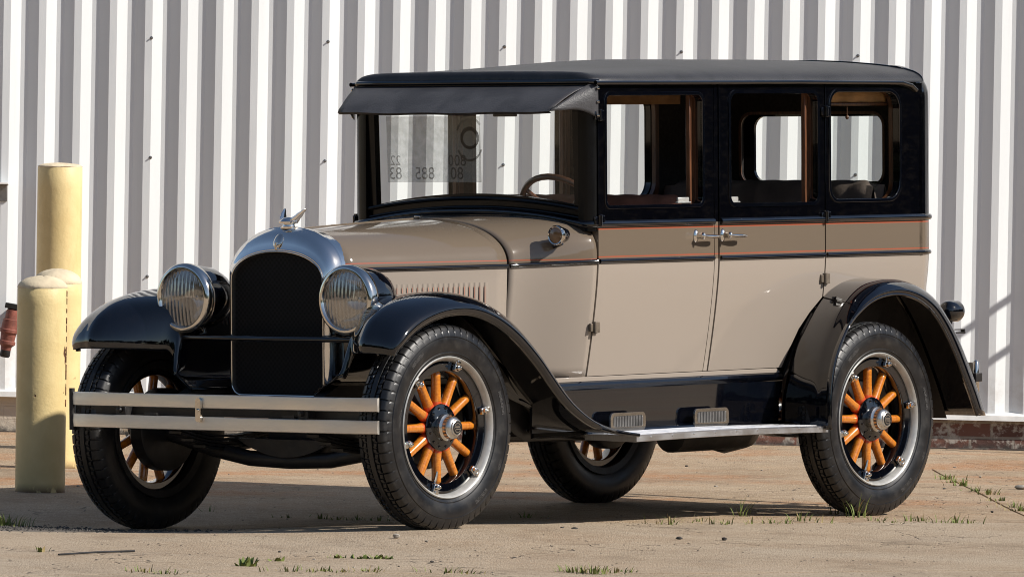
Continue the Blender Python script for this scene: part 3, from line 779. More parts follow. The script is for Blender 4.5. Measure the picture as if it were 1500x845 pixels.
for side in (-1, 1):
    bm = B(); tube(bm, [(x, side*(hw(x)+.001), 1.0+.004*x) for x in np.linspace(.01, HX-.005, 12)], .0085, 10); link('hood_moulding', bm, M['black'], hood)
    bm = B(); tube(bm, [(x, side*(hw(x)+.001), 1.003+.013*((x-HX)/.34)) for x in np.linspace(HX+.006, 1.122, 12)], .009, 10); link('cowl_side_moulding', bm, M['black'], cowl)
    for k in range(19):
        x = .236+k*.0244; y = hw(x); bm = B()
        rows = []
        for t in np.linspace(0, 1, 9):
            z = .80+.142*t; d = .0022*(1-max(0, (t-.88)/.12)**2)**.5 if t < 1 else 0.0005
            rows.append([Vector((x-.0085, side*(y-.003), z)), Vector((x-.006, side*(y+d*.4), z)), Vector((x+.001, side*(y+d), z)), Vector((x+.010, side*(y+.0008), z)), Vector((x+.0105, side*(y-.003), z))])
        grid(bm, rows)
        lv = link('louvre', bm, M['beige'], hood, angle=70)
        bm = B(); box(bm, (x-.0085, side*(y+.0010), .866), (.0022, .0016, .125)); link('louvre_stripe', bm, M['stripe'] if 'stripe' in M else M.setdefault('stripe', varied('orange_pinstripe', (0.50, 0.22, 0.155), 0.3, 0.05)), hood)
bm = B(); tube(bm, [(x, 0, topz(x)+.001) for x in np.linspace(.01, HX-.01, 10)], .0035, 8); link('hood_hinge', bm, M['hood'], hood)
bm = B(); box(bm, (HX-.012, 0, topz(HX)+.006), (.02, .03, .008)); link('hood_button', bm, M['chrome'], hood, bevel=.003)

# radiator shell, core, emblem and cap
def arch(w, z0, zs, T, r=.05, n=28):
    """closed outline: flat bottom with round corners, straight sides to zs, elliptical top"""
    p = []
    for k in range(7):
        a = pi+k/6*pi/2; p.append((-w+r+r*cos(a), z0+r+r*sin(a)))
    for k in range(7):
        a = 1.5*pi+k/6*pi/2; p.append((w-r+r*cos(a), z0+r+r*sin(a)))
    for z in np.linspace(z0+r, zs, 8)[1:]: p.append((w, z))
    for k in range(1, n):
        a = k/n*pi; c_, s_ = cos(a), sin(a); p.append((w*(abs(c_)**.95)*(1 if c_ > 0 else -1), zs+(T-zs)*abs(s_)**.92))
    for z in np.linspace(zs, z0+r, 8)[:-1]: p.append((-w, z))
    return p
secs = [(.050, .268, .50, .985, 1.158, .05), (.012, .268, .50, .985, 1.159, .05), (.008, .272, .498, .985, 1.163, .05), (-.004, .272, .498, .985, 1.163, .05), (-.010, .267, .50, .985, 1.158, .05),
        (-.030, .262, .506, .983, 1.150, .05), (-.052, .252, .512, .978, 1.130, .05), (-.064, .240, .518, .970, 1.100, .05), (-.068, .233, .521, .964, 1.082, .05),
        (-.071, .231, .523, .962, 1.077, .05), (-.071, .226, .527, .958, 1.070, .047), (-.064, .223, .530, .955, 1.064, .045), (-.045, .221, .532, .953, 1.060, .045)]
bm = B(); grid(bm, [[Vector((x, y, z)) for y, z in arch(w, z0, zs, T, r)] for x, w, z0, zs, T, r in secs], closed_v=True)
shell = part('radiator_shell', bm, M['brightwork'], angle=30)
bm = B(); plate(bm, arch(.2225, .531, .954, 1.062, .045), [], .02, lambda y, z, w: Vector((-.052+w, y, z))); link('radiator_core', bm, M['core'], shell, smooth=False)
bm = B(); tube(bm, [(-.070, y, z) for y, z in arch(.2265, .527, .958, 1.071, .047)], .004, 8, closed=True); link('core_bead', bm, M['chrome'], shell)
bm = B(); lathe(bm, [(0, -.010), (.012, -.009), (.020, -.005), (.024, 0), (0, 0)], 24, 'x', c=(-.060, 0, 1.112))
for v in bm.verts: v.co.x += (v.co.z-1.112)*.55; v.co.z = 1.110+(v.co.z-1.112)*1.15
box(bm, (-.072, 0, 1.090), (.010, .012, .030)); link('emblem', bm, M['chrome'], shell, bevel=.002)
bm = B(); lathe(bm, [(0, 1.155), (.030, 1.155), (.031, 1.163), (.024, 1.166), (.022, 1.176), (.026, 1.180), (.036, 1.184), (.0375, 1.192), (.033, 1.198), (.030, 1.203), (.022, 1.211), (.010, 1.216), (0, 1.217)], 32, 'z')
for v in bm.verts: v.co.z = 1.155+(v.co.z-1.155)*.72
orn = link('radiator_cap', bm, M['brightwork'], car, loc=OFF)
for s in (-1, 1):
    bm = B(); rows = []
    for t in np.linspace(0, 1, 12):
        cx = -.002+.040*t+.010*t*t; cz = 1.190+.062*t; cy = s*(.026+.026*t); w = .024*(1-t)**.6*(1-.15*cos(9*t)**2)+.0015; th_ = .0065*(1-.75*t)
        rows.append([Vector((cx+w*cos(a), cy+s*th_*sin(a)+s*.0, cz-.45*w*cos(a))) for a in np.linspace(0, 2*pi, 17)[:-1]])
    grid(bm, rows, closed_v=True, cap=True)
    for v in bm.verts: v.co.z = 1.155+(v.co.z-1.155)*.78; v.co.x *= .88
    link('wing', bm, M['brightwork'], orn, angle=60)

# fenders
FL = [(-.328, .692), (-.322, .712), (-.298, .738), (-.255, .768), (-.175, .806), (-.060, .836), (.050, .842), (.14, .832), (.226, .806), (.300, .772), (.376, .727), (.440, .680), (.510, .622), (.575, .560), (.649, .496), (.72, .449), (.806, .408), (.88, .386), (.965, .370), (1.05, .360), (1.115, .354)]
FC = [(-.362, .704), (-.364, .738), (-.345, .780), (-.300, .830), (-.210, .878), (-.085, .908), (.030, .917), (.130, .912), (.225, .895), (.310, .866), (.390, .824), (.460, .775), (.535, .712), (.605, .643), (.680, .565), (.745, .505), (.825, .448), (.895, .412), (.975, .384), (1.05, .366), (1.115, .357)]
FI = [(-.165, .690), (-.165, .725), (-.158, .768), (-.140, .815), (-.105, .855), (-.045, .885), (.040, .900), (.135, .898), (.225, .884), (.310, .856), (.390, .816), (.460, .768), (.535, .706), (.605, .640), (.680, .563), (.745, .503), (.825, .447), (.895, .411), (.975, .384), (1.05, .366), (1.115, .357)]
def fender(side, L, C_, I, yL, yC, yI, bulge, nst=64, front=True):
    L = catmull(L, nst); C_ = catmull(C_, nst); I = catmull(I, nst); rows = []
    for k in range(nst):
        u = k/(nst-1); l, c, i = (np.array(q[k]) for q in (L, C_, I))
        yl, yc, yi = (q(u) if callable(q) else q for q in (yL, yC, yI))
        d = c-l
        key = [(l[0], yl+.012, l[1]), (l[0], yl-.001, l[1]-.001), (l[0]+d[0]*.02, yl-.006, l[1]+d[1]*.02+.006), (l[0]+d[0]*.30, yl-bulge*.5, l[1]+d[1]*.34), (l[0]+d[0]*.68, yl+(yc-yl)*.22, l[1]+d[1]*.70), (l[0]+d[0]*.93, yl+(yc-yl)*.60, l[1]+d[1]*.93), (c[0], yc, c[1]),
               (c[0]*.55+i[0]*.45, yc+(yi-yc)*.55, c[1]*.6+i[1]*.4), (i[0], yi, i[1])]
        sec = [key[0], key[1]]+catmull(key[2:], 22)
        rows.append([Vector((p[0], -side*p[1] if False else side*-p[1], p[2])) for p in sec])
    return rows
def smoothstep(t): t = max(0, min(1, t)); return t*t*(3-2*t)
for side in (-1, 1):
    yl = lambda u: -.800+.02*(1-smoothstep(u/.12))
    bm = B(); rows = fender(side, FL, FC, FI, yl, lambda u: -.655-.0*u, lambda u: lerp(-.462, -.545, smoothstep((u-.3)/.5)), .012)
    full_rows = []
    for k, r in enumerate(rows):
        u = k/(len(rows)-1); p = r[-1]; f_ = 1-smoothstep((u-.62)/.2)      # the inner side turns down into a skirt that reaches the frame
        zb = .545; yb = abs(p.y)
        q1 = Vector((p.x+.006*(1-u), side*(yb-.024*f_), p.z-.030*f_-.002)); q2 = Vector((p.x-.010*(p.x < -.1), side*(yb-.040*f_), p.z-.085*f_-.004))
        q3 = Vector((lerp(p.x, p.x-.03, 1 if p.x < -.1 else 0), side*(yb-.062*f_), lerp(p.z-.008, max(zb+.06, .60), f_))); q4 = Vector((q3.x-.02*(p.x < -.1), side*(yb-.16*f_), lerp(p.z-.012, zb, f_)))
        tail = [Vector(v) for v in catmull([r[-2], p, q1, q2, q3, q4], 16)]
        full_rows.append(r[:-2]+tail)
    grid(bm, full_rows)
    ff = part('front_fender', bm, M['black'], angle=75, solid=.006)
    bm = B(); tube(bm, [r[1] for r in rows], .0065, 8); link('fender_bead', bm, M['black'], ff)
    # splash shield behind the wheel with bolt heads
    bm = B(); rr = []
    for x in np.linspace(.33, 1.15, 14):
        zt = np.interp(x, [p[0] for p in FC], [p[1] for p in FC])-.012; zb = max(.335, .60-.62*(x-.33)) if x < .8 else .335
        rr.append([Vector((x, side*y, z)) for y, z in ((.53, zt), (.50, min(zt, .56)), (.50, min(zb+.06, zt-.01)), (.515, min(zb, zt-.02)))])
    grid(bm, rr); sp = link('splash_shield', bm, M['chassis'], ff, angle=50, solid=.004)
    for x, z in ((.68, .415), (.80, .375), (.93, .352), (1.02, .345)):
        bm = B(); lathe(bm, [(0, side*.008), (.007, side*.006), (.009, 0), (0, 0)], 10, 'y', c=(x, side*.506, z)); link('bolt', bm, M['chrome'], sp)

RL = [(2.303, .335), (2.304, .40), (2.308, .46), (2.322, .55), (2.348, .62), (2.385, .68), (2.44, .745), (2.516, .800), (2.60, .838), (2.68, .855), (2.76, .859), (2.84, .850), (2.93, .822), (3.015, .770), (3.091, .692), (3.155, .605), (3.207, .522), (3.258, .440), (3.302, .360)]
RC = [(2.312, .335), (2.312, .40), (2.315, .46), (2.333, .56), (2.362, .64), (2.405, .71), (2.465, .785), (2.548, .848), (2.64, .892), (2.72, .912), (2.80, .918), (2.885, .912), (2.98, .888), (3.075, .845), (3.165, .77), (3.24, .68), (3.31, .575), (3.375, .465), (3.43, .355)]
RI = [(2.350, .365), (2.352, .41), (2.355, .47), (2.395, .60), (2.43, .675), (2.475, .735), (2.535, .80), (2.61, .862), (2.685, .896), (2.745, .911), (2.82, .920), (2.90, .918), (2.99, .897), (3.08, .855), (3.17, .785), (3.245, .69), (3.315, .58), (3.38, .465), (3.435, .355)]
for side in (-1, 1):
    bm = B(); rows = fender(side, RL, RC, RI, -.822, -.735, lambda u: lerp(-.555, -.575, smoothstep(u/.3)) if u < .6 else lerp(-.575, -.40, smoothstep((u-.6)/.4)), .010)
    grid(bm, rows); rf = part('rear_fender', bm, M['black'], angle=70, solid=.006)
    bm = B(); tube(bm, [r[1] for r in rows], .0065, 8); link('fender_bead', bm, M['black'], rf)
    # inner wall of the wheel arch
    bm = B(); ri = [(x+(.012 if x < 2.6 else -.012 if x > 3.1 else 0), z-.016) for x, z in catmull(RI, 50)]
    plate(bm, ri+[(3.40, .36), (2.37, .36)], [], .012, side_map(side, -.005), CUTS)
    bm2 = [(x, z) for x, z in ri if x > 2.9]
    rr = [[Vector((x, side*.585, z)), Vector((x, side*.36, z))] for x, z in bm2]; grid(bm, rr)
    link('arch_liner', bm, M['chassis'], rf, angle=40)

# running boards, aprons, step plates
for side in (-1, 1):
    bm = B(); rows = []
    for x in np.linspace(1.10, 2.325, 14):
        z = .353-.0045*(x-1.1)/1.2+.006*sin((x-1.1)/1.225*pi)
        rows.append([Vector((x, side*y, q)) for y, q in [(.55, z), (.794, z), (.802, z-.004), (.802, z-.024), (.794, z-.026), (.55, z-.022)]])
    grid(bm, rows, closed_v=True, cap=True)
    for k in range(9):
        y = .60+k*.022
        tube(bm, [(x, side*y, .3545-.0045*(x-1.1)/1.2+.006*sin((x-1.1)/1.225*pi)) for x in np.linspace(1.15, 2.32, 8)], .0035, 6)
    rb = part('running_board', bm, M['alu'], angle=40)
    for k in range(9):
        bm = B(); x = 1.19+k*.135; lathe(bm, [(0, side*.003), (.004, side*.002), (.005, 0), (0, 0)], 8, 'y', c=(x, side*.802, .343+.006*sin((x-1.1)/1.225*pi))); link('rivet', bm, M['alu'], rb)
    bm = B(); rows = []
    for x in np.linspace(.78, 2.36, 10):
        rows.append([Vector((x, side*y, z)) for y, z in [(.548, .556), (.556, .550), (.560, .540), (.557, .530), (.550, .522), (.5495, .47), (.5465, .40), (.5455, .366), (.556, .352), (.54, .345), (.53, .556)]])
    grid(bm, rows, closed_v=True, cap=True); ap = part('apron', bm, M['black'], angle=30)
    for x in (1.205, 1.735):
        bm = B(); f = lambda u, v, w, s=side: Vector((u, s*(.594-w), v))
        ring_strip(bm, rrect(x+.016, x+.203, .376, .418, .012), rrect(x, x+.219, .358, .431, .022), .008, f)
        stp = link('step_plate', bm, M['chrome'], rb, bevel=.002)
        bm = B(); plate(bm, rrect(x+.012, x+.207, .372, .422, .01), [], .003, lambda u, v, w, s=side: Vector((u, s*(.591-w), v)))
        for k in range(19): box(bm, (x+.022+k*.0098, side*.5915, .397), (.0045, .004, .040))
        link('tread_insert', bm, M['treadplate'], rb)

    # cowl lamp
    bm = B(); cl = (.945, side*.521, 1.118)
    lathe(bm, [(0, .072), (.014, .066), (.026, .05), (.032, .028), (.034, .010), (.036, .006)], 24, 'x', c=(cl[0]-.02, cl[1]-side*-.035, cl[2]))
    tube(bm, [(cl[0]+.02, cl[1]+side*.03, cl[2]-.03), (cl[0]+.02, cl[1]-side*.01, cl[2]-.045)], .008, 8)
    lp = part('cowl_lamp', bm, M['black'], angle=50)
    bm = B(); lathe(bm, [(.036, .012), (.0385, .006), (.0385, -.006), (.035, -.010), (.031, -.008)], 28, 'x', c=(cl[0]-.02, cl[1]+side*.035, cl[2])); link('lamp_rim', bm, M['chrome'], lp)
    bm = B(); lathe(bm, [(0, -.012), (.018, -.011), (.032, -.006)], 24, 'x', c=(cl[0]-.02, cl[1]+side*.035, cl[2])); link('lens', bm, M['amber'], lp)

    # headlamp
    hy, hz, hx_ = side*.403, .892, -.13
    bm = B(); lathe(bm, [(0, .215), (.03, .212), (.07, .195), (.10, .16), (.117, .115), (.123, .06), (.124, .01)], 40, 'x', c=(hx_, hy, hz)); hl = part('headlamp', bm, M['black'], angle=50)
    bm = B(); lathe(bm, [(.124, .025), (.130, .020), (.133, .005), (.133, -.012), (.129, -.022), (.121, -.028), (.114, -.028), (.108, -.022), (.105, -.012)], 48, 'x', c=(hx_, hy, hz)); link('headlamp_rim', bm, M['chrome'], hl, angle=45)
    bm = B(); lathe(bm, [(0, -.026), (.04, -.0245), (.08, -.020), (.108, -.013)], 40, 'x', c=(hx_, hy, hz)); link('lens', bm, M['lens'], hl, angle=60)
    bm = B(); lathe(bm, [(.105, -.008), (.09, .04), (.06, .085), (.03, .105), (.012, .108), (.010, .09), (.010, .06), (0, .055)], 40, 'x', c=(hx_, hy, hz)); link('reflector', bm, M['reflector'], hl, angle=60)
    bm = B(); tube(bm, [(hx_+.09, hy, hz-.11), (hx_+.09, hy-side*.01, hz-.145), (hx_+.03, hy-side*.05, .745)], .014, 10); link('lamp_bracket', bm, M['black'], hl)
bm = B(); tube(bm, [(-.12, -.45, .745), (-.128, -.40, .744), (-.130, 0, .742), (-.128, .40, .744), (-.12, .45, .745)], .011, 12); part('headlamp_bar', bm, M['black'])

# bumpers
fb = part('front_bumper', B(), M['bumper']); bpy.data.meshes.remove(fb.data)
def bar(z0, z1, x=-.41, w=.757):
    bm = B(); rows = []
    for y in np.linspace(-w, w, 31):
        xx_ = x-.012*(1-(y/w)**2)+(.02*max(0, (abs(y)-w+.10)/.10)**2)
        zc = (z0+z1)/2; h = (z1-z0)/2
        rows.append([Vector((xx_+dx, y, zc+dz*h)) for dx, dz in [(.0, -.96), (-.002, -.90), (-.0035, 0), (-.002, .90), (0, .96), (.004, 1), (.009, 1), (.009, -1), (.004, -1)]])
    grid(bm, rows, closed_v=True, cap=True); return bm
fb = link('front_bumper', bar(.489, .5405), M['bumper'], car, loc=OFF, angle=30)
link('lower_bar', bar(.4065, .457), M['bumper'], fb, angle=30)
bm = B(); rows = []
for y in np.linspace(-.73, .75, 21): rows.append([Vector((x, y, z)) for x, z in [(-.345-.03*(y/.75)**2, .455), (-.345-.03*(y/.75)**2, .492), (-.335-.03*(y/.75)**2, .492), (-.335-.03*(y/.75)**2, .455)]])
grid(bm, rows, closed_v=True, cap=True); link('spring_bar', bm, M['chassis'], fb, angle=30)
bm = B(); plate(bm, rrect(.068, .094, .438, .528, .011), [], .010, lambda y, z, w: Vector((-.436+w, y, z))); lathe(bm, [(0, -.006), (.006, -.005), (.007, 0), (0, 0)], 10, 'x', c=(-.436, .081, .483)); link('centre_clamp', bm, M['chrome'], fb, bevel=.003)
for y in (-.40, .50):
    bm = B(); box(bm, (-.375, y, .474), (.05, .05, .045)); tube(bm, [(-.36, y, .474), (-.15, y*.82, .50), (.05, y*.78, .55)], .018, 8); link('bumper_bracket', bm, M['chassis'], fb, bevel=.004)
    bm = B(); lathe(bm, [(0, -.016), (.009, -.014), (.011, 0), (0, 0)], 10, 'x', c=(-.40, y, .476)); link('bumper_bolt', bm, M['chassis'], fb)
for y in (.752,):
    bm = B(); tube(bm, [(-.392, y, .395), (-.392, y, .553)], .011, 12); link('end_bolt', bm, M['chassis'], fb)
def rear_bar(z0, z1):
    bm = B(); rows = [[Vector((3.62+dx-.05*(y/.6)**4*(1 if y > 0 else .0), y, z)) for dx, z in [(0, z0), (0, z1), (.009, z1), (.009, z0)]] for y in np.linspace(-.60, .74, 21)]
    grid(bm, rows, closed_v=True, cap=True); return bm
rbp = part('rear_bumper', rear_bar(.515, .560), M['bumper'], angle=30); link('lower_bar', rear_bar(.445, .490), M['bumper'], rbp, angle=30)
bm = B(); tube(bm, [(3.62, -.59, .432), (3.62, -.59, .438), (3.62, -.59, .562), (3.62, -.59, .57)], [.006, .013, .013, .006], 14); link('end_post', bm, M['chrome'], rbp, angle=50)
bm = B(); box(bm, (3.615, -.59, .50), (.045, .04, .035)); box(bm, (3.56, -.55, .50), (.12, .03, .03)); link('bumper_bracket', bm, M['chassis'], rbp, bevel=.003)
# tail lamp and plate bracket
bm = B(); c_ = (3.36, -.655, .775)
lathe(bm, [(0, -.055), (.022, -.052), (.038, -.04), (.043, -.02), (.044, .03), (.040, .038)], 28, 'x', c=c_)
tube(bm, [(3.34, -.655, .74), (3.33, -.64, .70), (3.28, -.60, .69)], .012, 10)
tl = part('tail_lamp', bm, M['black'], angle=50)
bm = B(); lathe(bm, [(0, .044), (.02, .042), (.040, .036)], 24, 'x', c=c_); link('lens', bm, M['redlens'], tl)
bm = B(); box(bm, (3.395, -.655, .687), (.10, .02, .006)); box(bm, (3.395, -.655, .70), (.09, .02, .004)); box(bm, (3.44, -.655, .692), (.006, .02, .018)); tube(bm, [(3.36, -.655, .735), (3.345, -.655, .70), (3.37, -.655, .69)], .006, 8); link('plate_bracket', bm, M['chassis'], tl, bevel=.001)

# chassis
bm = B()
for s in (-1, 1): 
    rows = []
    for x, z, h in [(-.25, .50, .05), (-.12, .545, .07), (.15, .53, .11), (.6, .47, .13), (2.0, .46, .13), (2.5, .52, .11), (2.9, .60, .10), (3.35, .50, .07)]:
        rows.append([Vector((x, s*y, z+dz)) for y, dz in [(.36, -h/2), (.36, h/2), (.31, h/2), (.31, -h/2)]])
    grid(bm, rows, closed_v=True, cap=True)
    # semi-elliptic springs
    for xc_, zc_ in ((0.05, .36), (2.72, .33)):
        for l in range(5):
            L = .46-.07*l
            rows = [[Vector((xc_+L*u, s*y, zc_+.10*u*u*(L/.46)**2-.012*l+dz)) for y, dz in ((.31, 0), (.37, 0), (.37, .009), (.31, .009))] for u in np.linspace(-1, 1, 11)]
            grid(bm, rows, closed_v=True, cap=True)
part('frame', bm, M['chassis'], angle=30)
bm = B(); tube(bm, [(0, -.62, .40), (0, -.50, .36), (0, -.38, .315), (0, -.2, .285), (0, 0, .278), (0, .2, .285), (0, .38, .315), (0, .50, .345), (0, .62, .375)], .030, 12, flat=(.8, 1)); tube(bm, [(.10, -.55, .35), (.10, 0, .33), (.10, .55, .34)], .014, 8); part('front_axle', bm, M['chassis'])
bm = B(); rows = []
for y in np.linspace(-.24, .24, 13):
    d = .075*(1-(y/.24)**2); rows.append([Vector((x, y, z)) for x, z in ((-.03, .36), (-.03, .36-d*.9), (.16, .34-d), (.20, .36))])
grid(bm, rows, closed_v=True, cap=True); box(bm, (-.02, 0, .50), (.05, .56, .05)); box(bm, (.35, 0, .46), (.55, .34, .26)); part('engine_pan', bm, M['chassis'], angle=50)
bm = B(); tube(bm, [(2.70, -.60, .34), (2.70, -.15, .345), (2.70, -.11, .345), (2.70, 0, .345), (2.70, .11, .345), (2.70, .15, .345), (2.70, .60, .35)], [.04, .045, .11, .135, .11, .045, .04], 16); part('rear_axle', bm, M['chassis'])
bm = B(); tube(bm, [(2.05, -.22, .315), (2.06, -.22, .315), (2.5, -.22, .315), (2.51, -.22, .315)], [.03, .075, .075, .03], 18); tube(bm, [(1.0, -.22, .34), (2.05, -.22, .315)], .022, 8); part('muffler', bm, M['chassis'])
bm = B(); box(bm, (3.18, 0, .50), (.26, .72, .20)); part('fuel_tank', bm, M['chassis'], bevel=.06, segs=4)

# cabin interior
bm = B(); box(bm, (2.10, 0, .58), (2.1, 1.02, .02)); box(bm, (1.16, 0, .82), (.03, 1.05, .52)); part('floor', bm, M['lining'])
bm = B(); rows = []
for y in np.linspace(-.52, .52, 9): rows.append([Vector((x, y, z)) for x, z in ((1.14, 1.20), (1.19, 1.215), (1.215, 1.19), (1.22, 1.08), (1.16, 1.04))])
grid(bm, rows); part('dashboard', bm, M['garnish'])
def seat(x, zt, name, mat, lab=None):
    bm = B()
    rows = []
    for i in range(81):
        y = -.53+1.06*i/80; ph = abs(sin(i/80*pi*9)); b = .009*ph
        e = 1-max(0, (abs(y)-.47)/.06)**2*.5
        rows.append([Vector((x-.02, y, .80)), Vector((x-.015-b, y, .9)), Vector((x+.03-b, y, 1.05)), Vector((x+.07-b, y, zt-.06)), Vector((x+.085-b*.6, y, zt-.022+b*.5)), Vector((x+.115, y, zt*e+(1-e)*.9+b*.3)), Vector((x+.16, y, zt-.015)), Vector((x+.18, y, zt-.06)), Vector((x+.18, y, .80))])
    grid(bm, rows); s = part(name, bm, mat, angle=70)
    bm = B(); rows = []
    for i in range(41):
        y = -.52+1.04*i/40; b = .012*abs(sin(i/40*pi*9)); rows.append([Vector((x-.42, y, .66)), Vector((x-.44, y, .80)), Vector((x-.40, y, .84+b)), Vector((x-.2, y, .85+b)), Vector((x, y, .84)), Vector((x, y, .66))])
    grid(bm, rows); link('seat_cushion', bm, mat, s, angle=70)
seat(1.66, 1.262, 'front_seat', M['velour']); seat(2.92, 1.306, 'rear_seat', M['velour_dark'])
# dark rear bulkhead with its little window frame
bm = B(); plate(bm, [(-.56, .60), (.56, .60), (.56, 1.68), (-.56, 1.68)], [rrect(-.36, .36, 1.29, 1.575, .05)], .012, lambda y, z, w: Vector((3.30+w, y, z))); part('rear_lining', bm, M['lining'])
# steering wheel
sc_ = Vector((1.375, -.255, 1.175)); ax = Vector((.80, 0, .60)).normalized(); e1 = Vector((0, 1, 0)); e2 = ax.cross(e1).normalized()
bm = B(); tube(bm, [sc_+(e1*cos(a)+e2*sin(a))*.205 for a in np.linspace(0, 2*pi, 41)[:-1]], .0125, 10, closed=True); stw = part('steering_wheel', bm, M['rimwood'])
for k in range(4):
    a = pi/4+k*pi/2; bm = B(); tube(bm, [sc_-ax*.03, sc_+(e1*cos(a)+e2*sin(a))*.10-ax*.012, sc_+(e1*cos(a)+e2*sin(a))*.20], [.012, .010, .009], 8); link('wheel_spoke', bm, M['garnish'], stw)
bm = B(); tube(bm, [sc_, sc_-ax*.5], .018, 10); lathe(bm, [(0, .02), (.03, .015), (.03, -.01), (0, -.01)], 16, 'z', c=sc_); link('steering_column', bm, M['chassis'], stw)

# wheels: built once with the outer face towards -y, then copied
def wheel():
    bm = B()
    # wooden felloe painted black, behind the rim, and brake drum
    lathe(bm, [(.236, -.028), (.247, -.02), (.249, .05), (.264, .060), (.262, .066), (.236, .060), (.230, .04), (.2355, -.028)], 64, mi=1)
    lathe(bm, [(.236, -.040), (.236, .035), (.208, .035), (.204, .028), (.204, -.026), (.210, -.038), (.236, -.040)], 64)
    lathe(bm, [(0, .03), (.10, .03), (.15, .035), (.158, .045), (.158, .10), (.150, .105), (0, .105)], 48, mi=1)
    lathe(bm, [(.2345, -.030), (.2350, -.0385), (.2375, -.0415), (.2462, -.0405), (.2468, -.030)], 64)
    w = link('wheel', bm, [M['black'], M['chassis']], car, angle=35)
    # tyre with a non-skid tread
    bm = B(); N = 60*6; W_ = .073; rows = []
    FR = [0, .04, .13, .17, .36, .54, .58, .67, .71, .86]
    for k in range(600):
        ph = k % 10; a = 2*pi*(k//10+FR[ph])/60; notch = ph in (1, 2); notch2 = ph in (6, 7); row = []
        hi = .385
        prof = []
        for h, r in [(-.050, .2500), (-.058, .262), (-.0685, .285), (-.0735, .312), (-.0735, .332), (-.070, .350)]: prof.append((h, r, 0))
        prof += [(-.0665, .3585, 1), (-.0655, .3605, 1), (-.063, .370, 1), (-.056, .3775, 1), (-.0405, .3825, 1), (-.0385, .3830, 1)]
        prof += [(-.0365, .3755, 3), (-.0325, .3755, 3), (-.0305, .3845, 3), (-.0185, .3855, 3), (-.0165, .3785, 0), (-.0125, .3785, 0), (-.0105, .3860, 0), (.0, .3862, 0)]
        full_ = prof+[(-h, r, 2 if m == 1 else m) for h, r, m in prof[-2::-1]]
        for h, r, m in full_:
            d = 0
            if (m == 1 and notch) or (m == 2 and notch2): d = .008 if abs(h) < .064 else .0035
            if m == 3 and r > .38 and (ph in (1, 2, 6, 7)): d = .004
            zig = .0022*(1 if (k//5) % 2 else -1) if m == 3 else 0
            row.append(Vector(((r-d)*cos(a), h+zig, (r-d)*sin(a))))
        rows.append(row)
    grid(bm, rows, closed_u=True)
    for rr_ in (.279, .338): lathe(bm, [(rr_-.002, -.0660 if rr_ < .3 else -.0725), (rr_, -.0685 if rr_ < .3 else -.0752), (rr_+.002, -.0670 if rr_ < .3 else -.0725)], 120)
    ty = link('tyre', bm, M['rubber'], w, angle=32)
    # worn raised markings on the sidewall
    for a0, n, r0 in ((radians(8), 9, .315), (radians(-62), 8, .318), (radians(120), 8, .318), (radians(-30), 4, .325)):
        bm = B()
        for k in range(n):
            a = a0+k*.032; u = Vector((cos(a), 0, sin(a))); v = Vector((-sin(a), 0, cos(a))); p = u*r0+Vector((0, -.0738, 0))
            rot = Matrix((v, Vector((0, 1, 0)), u)).transposed()
            q = random.random()
            box(bm, p-v*.003, (.0018, .0012, .014), rot)
            if q < .75: box(bm, p+v*.003, (.0018, .0012, .014), rot)
            box(bm, p+u*(.006 if q < .5 else -.006), (.007, .0012, .0018), rot)
            if q > .3: box(bm, p, (.006, .0012, .0016), rot)
        link('sidewall_lettering', bm, M['rubber_mark'], ty, smooth=False)
    # demountable rim
    bm = B(); lathe(bm, [(.246, -.030), (.247, -.041), (.2485, -.046), (.2525, -.057), (.2580, -.0635), (.2620, -.0665), (.2655, -.063), (.264, -.055), (.252, -.045), (.246, -.030)], 96)
    link('rim', bm, M['rim'], w, angle=40)
    sp = None
    for k in range(12):
        a = k*pi/6
        if sp is None:
            bm = B(); rows = []
            for r, wt, wa in [(.070, .0185, .020), (.082, .0205, .021), (.095, .0185, .0205), (.115, .0165, .019), (.150, .0160, .018), (.185, .0158, .0175), (.203, .0160, .0175), (.207, .014, .015)]:
                rows.append([Vector((r, -.004+wa*sin(t)*abs(sin(t))**-.15 if abs(sin(t)) > .01 else -.004, wt*cos(t)*(abs(cos(t))**-.15 if abs(cos(t)) > .01 else 1))) for t in np.linspace(0, 2*pi, 21)[:-1]])
            grid(bm, rows, closed_v=True, cap=True, mi=0)
            for f in bm.faces:
                if f.calc_center_median().x < .089: f.material_index = 1
            sp = s = link('spoke', bm, [M['spoke'], M['spoke_root']], w, angle=60)
        else: s = dup(sp, w)
        s.rotation_euler = (0, -a, 0)
    bm = B(); lathe(bm, [(0, .0), (.086, -.022), (.088, -.028), (.086, -.032), (.060, -.037), (.050, -.040), (.046, -.046), (.044, -.06), (0, -.06)], 48)
    for k in range(12):
        a = (k+.5)*pi/6; lathe(bm, [(0, -.0385), (.004, -.038), (.0055, -.033)], 8, c=(.073*cos(a), 0, .073*sin(a)))
    link('hub_flange', bm, M['black'], w, angle=35)
    bm = B(); lathe(bm, [(.048, -.040), (.050, -.046), (.050, -.060), (.046, -.064), (.043, -.068), (.0435, -.084), (.041, -.092), (.034, -.099), (.031, -.101), (.030, -.106), (.0265, -.108), (.026, -.106), (0, -.106)], 40)
    hc = link('hub_cap', bm, M['hubmetal'], w, angle=30)
    bm = B(); lathe(bm, [(.0245, -.1062), (.0245, -.1075), (0, -.1080)], 28); link('hub_disc', bm, M['chassis'], hc)
    bm = B()   # round badge: two bars and a broken ring
    aa = np.linspace(.5, 2*pi-.2, 20); grid(bm, [[Vector((r*cos(a), -.1085, r*sin(a))) for r in (.0155, .0185)] for a in aa])
    grid(bm, [[Vector((x, -.1087, z)) for z in (.001, .006)] for x in (-.014, .013)]); grid(bm, [[Vector((x, -.1087, z)) for z in (-.007, -.003)] for x in (-.010, .014)])
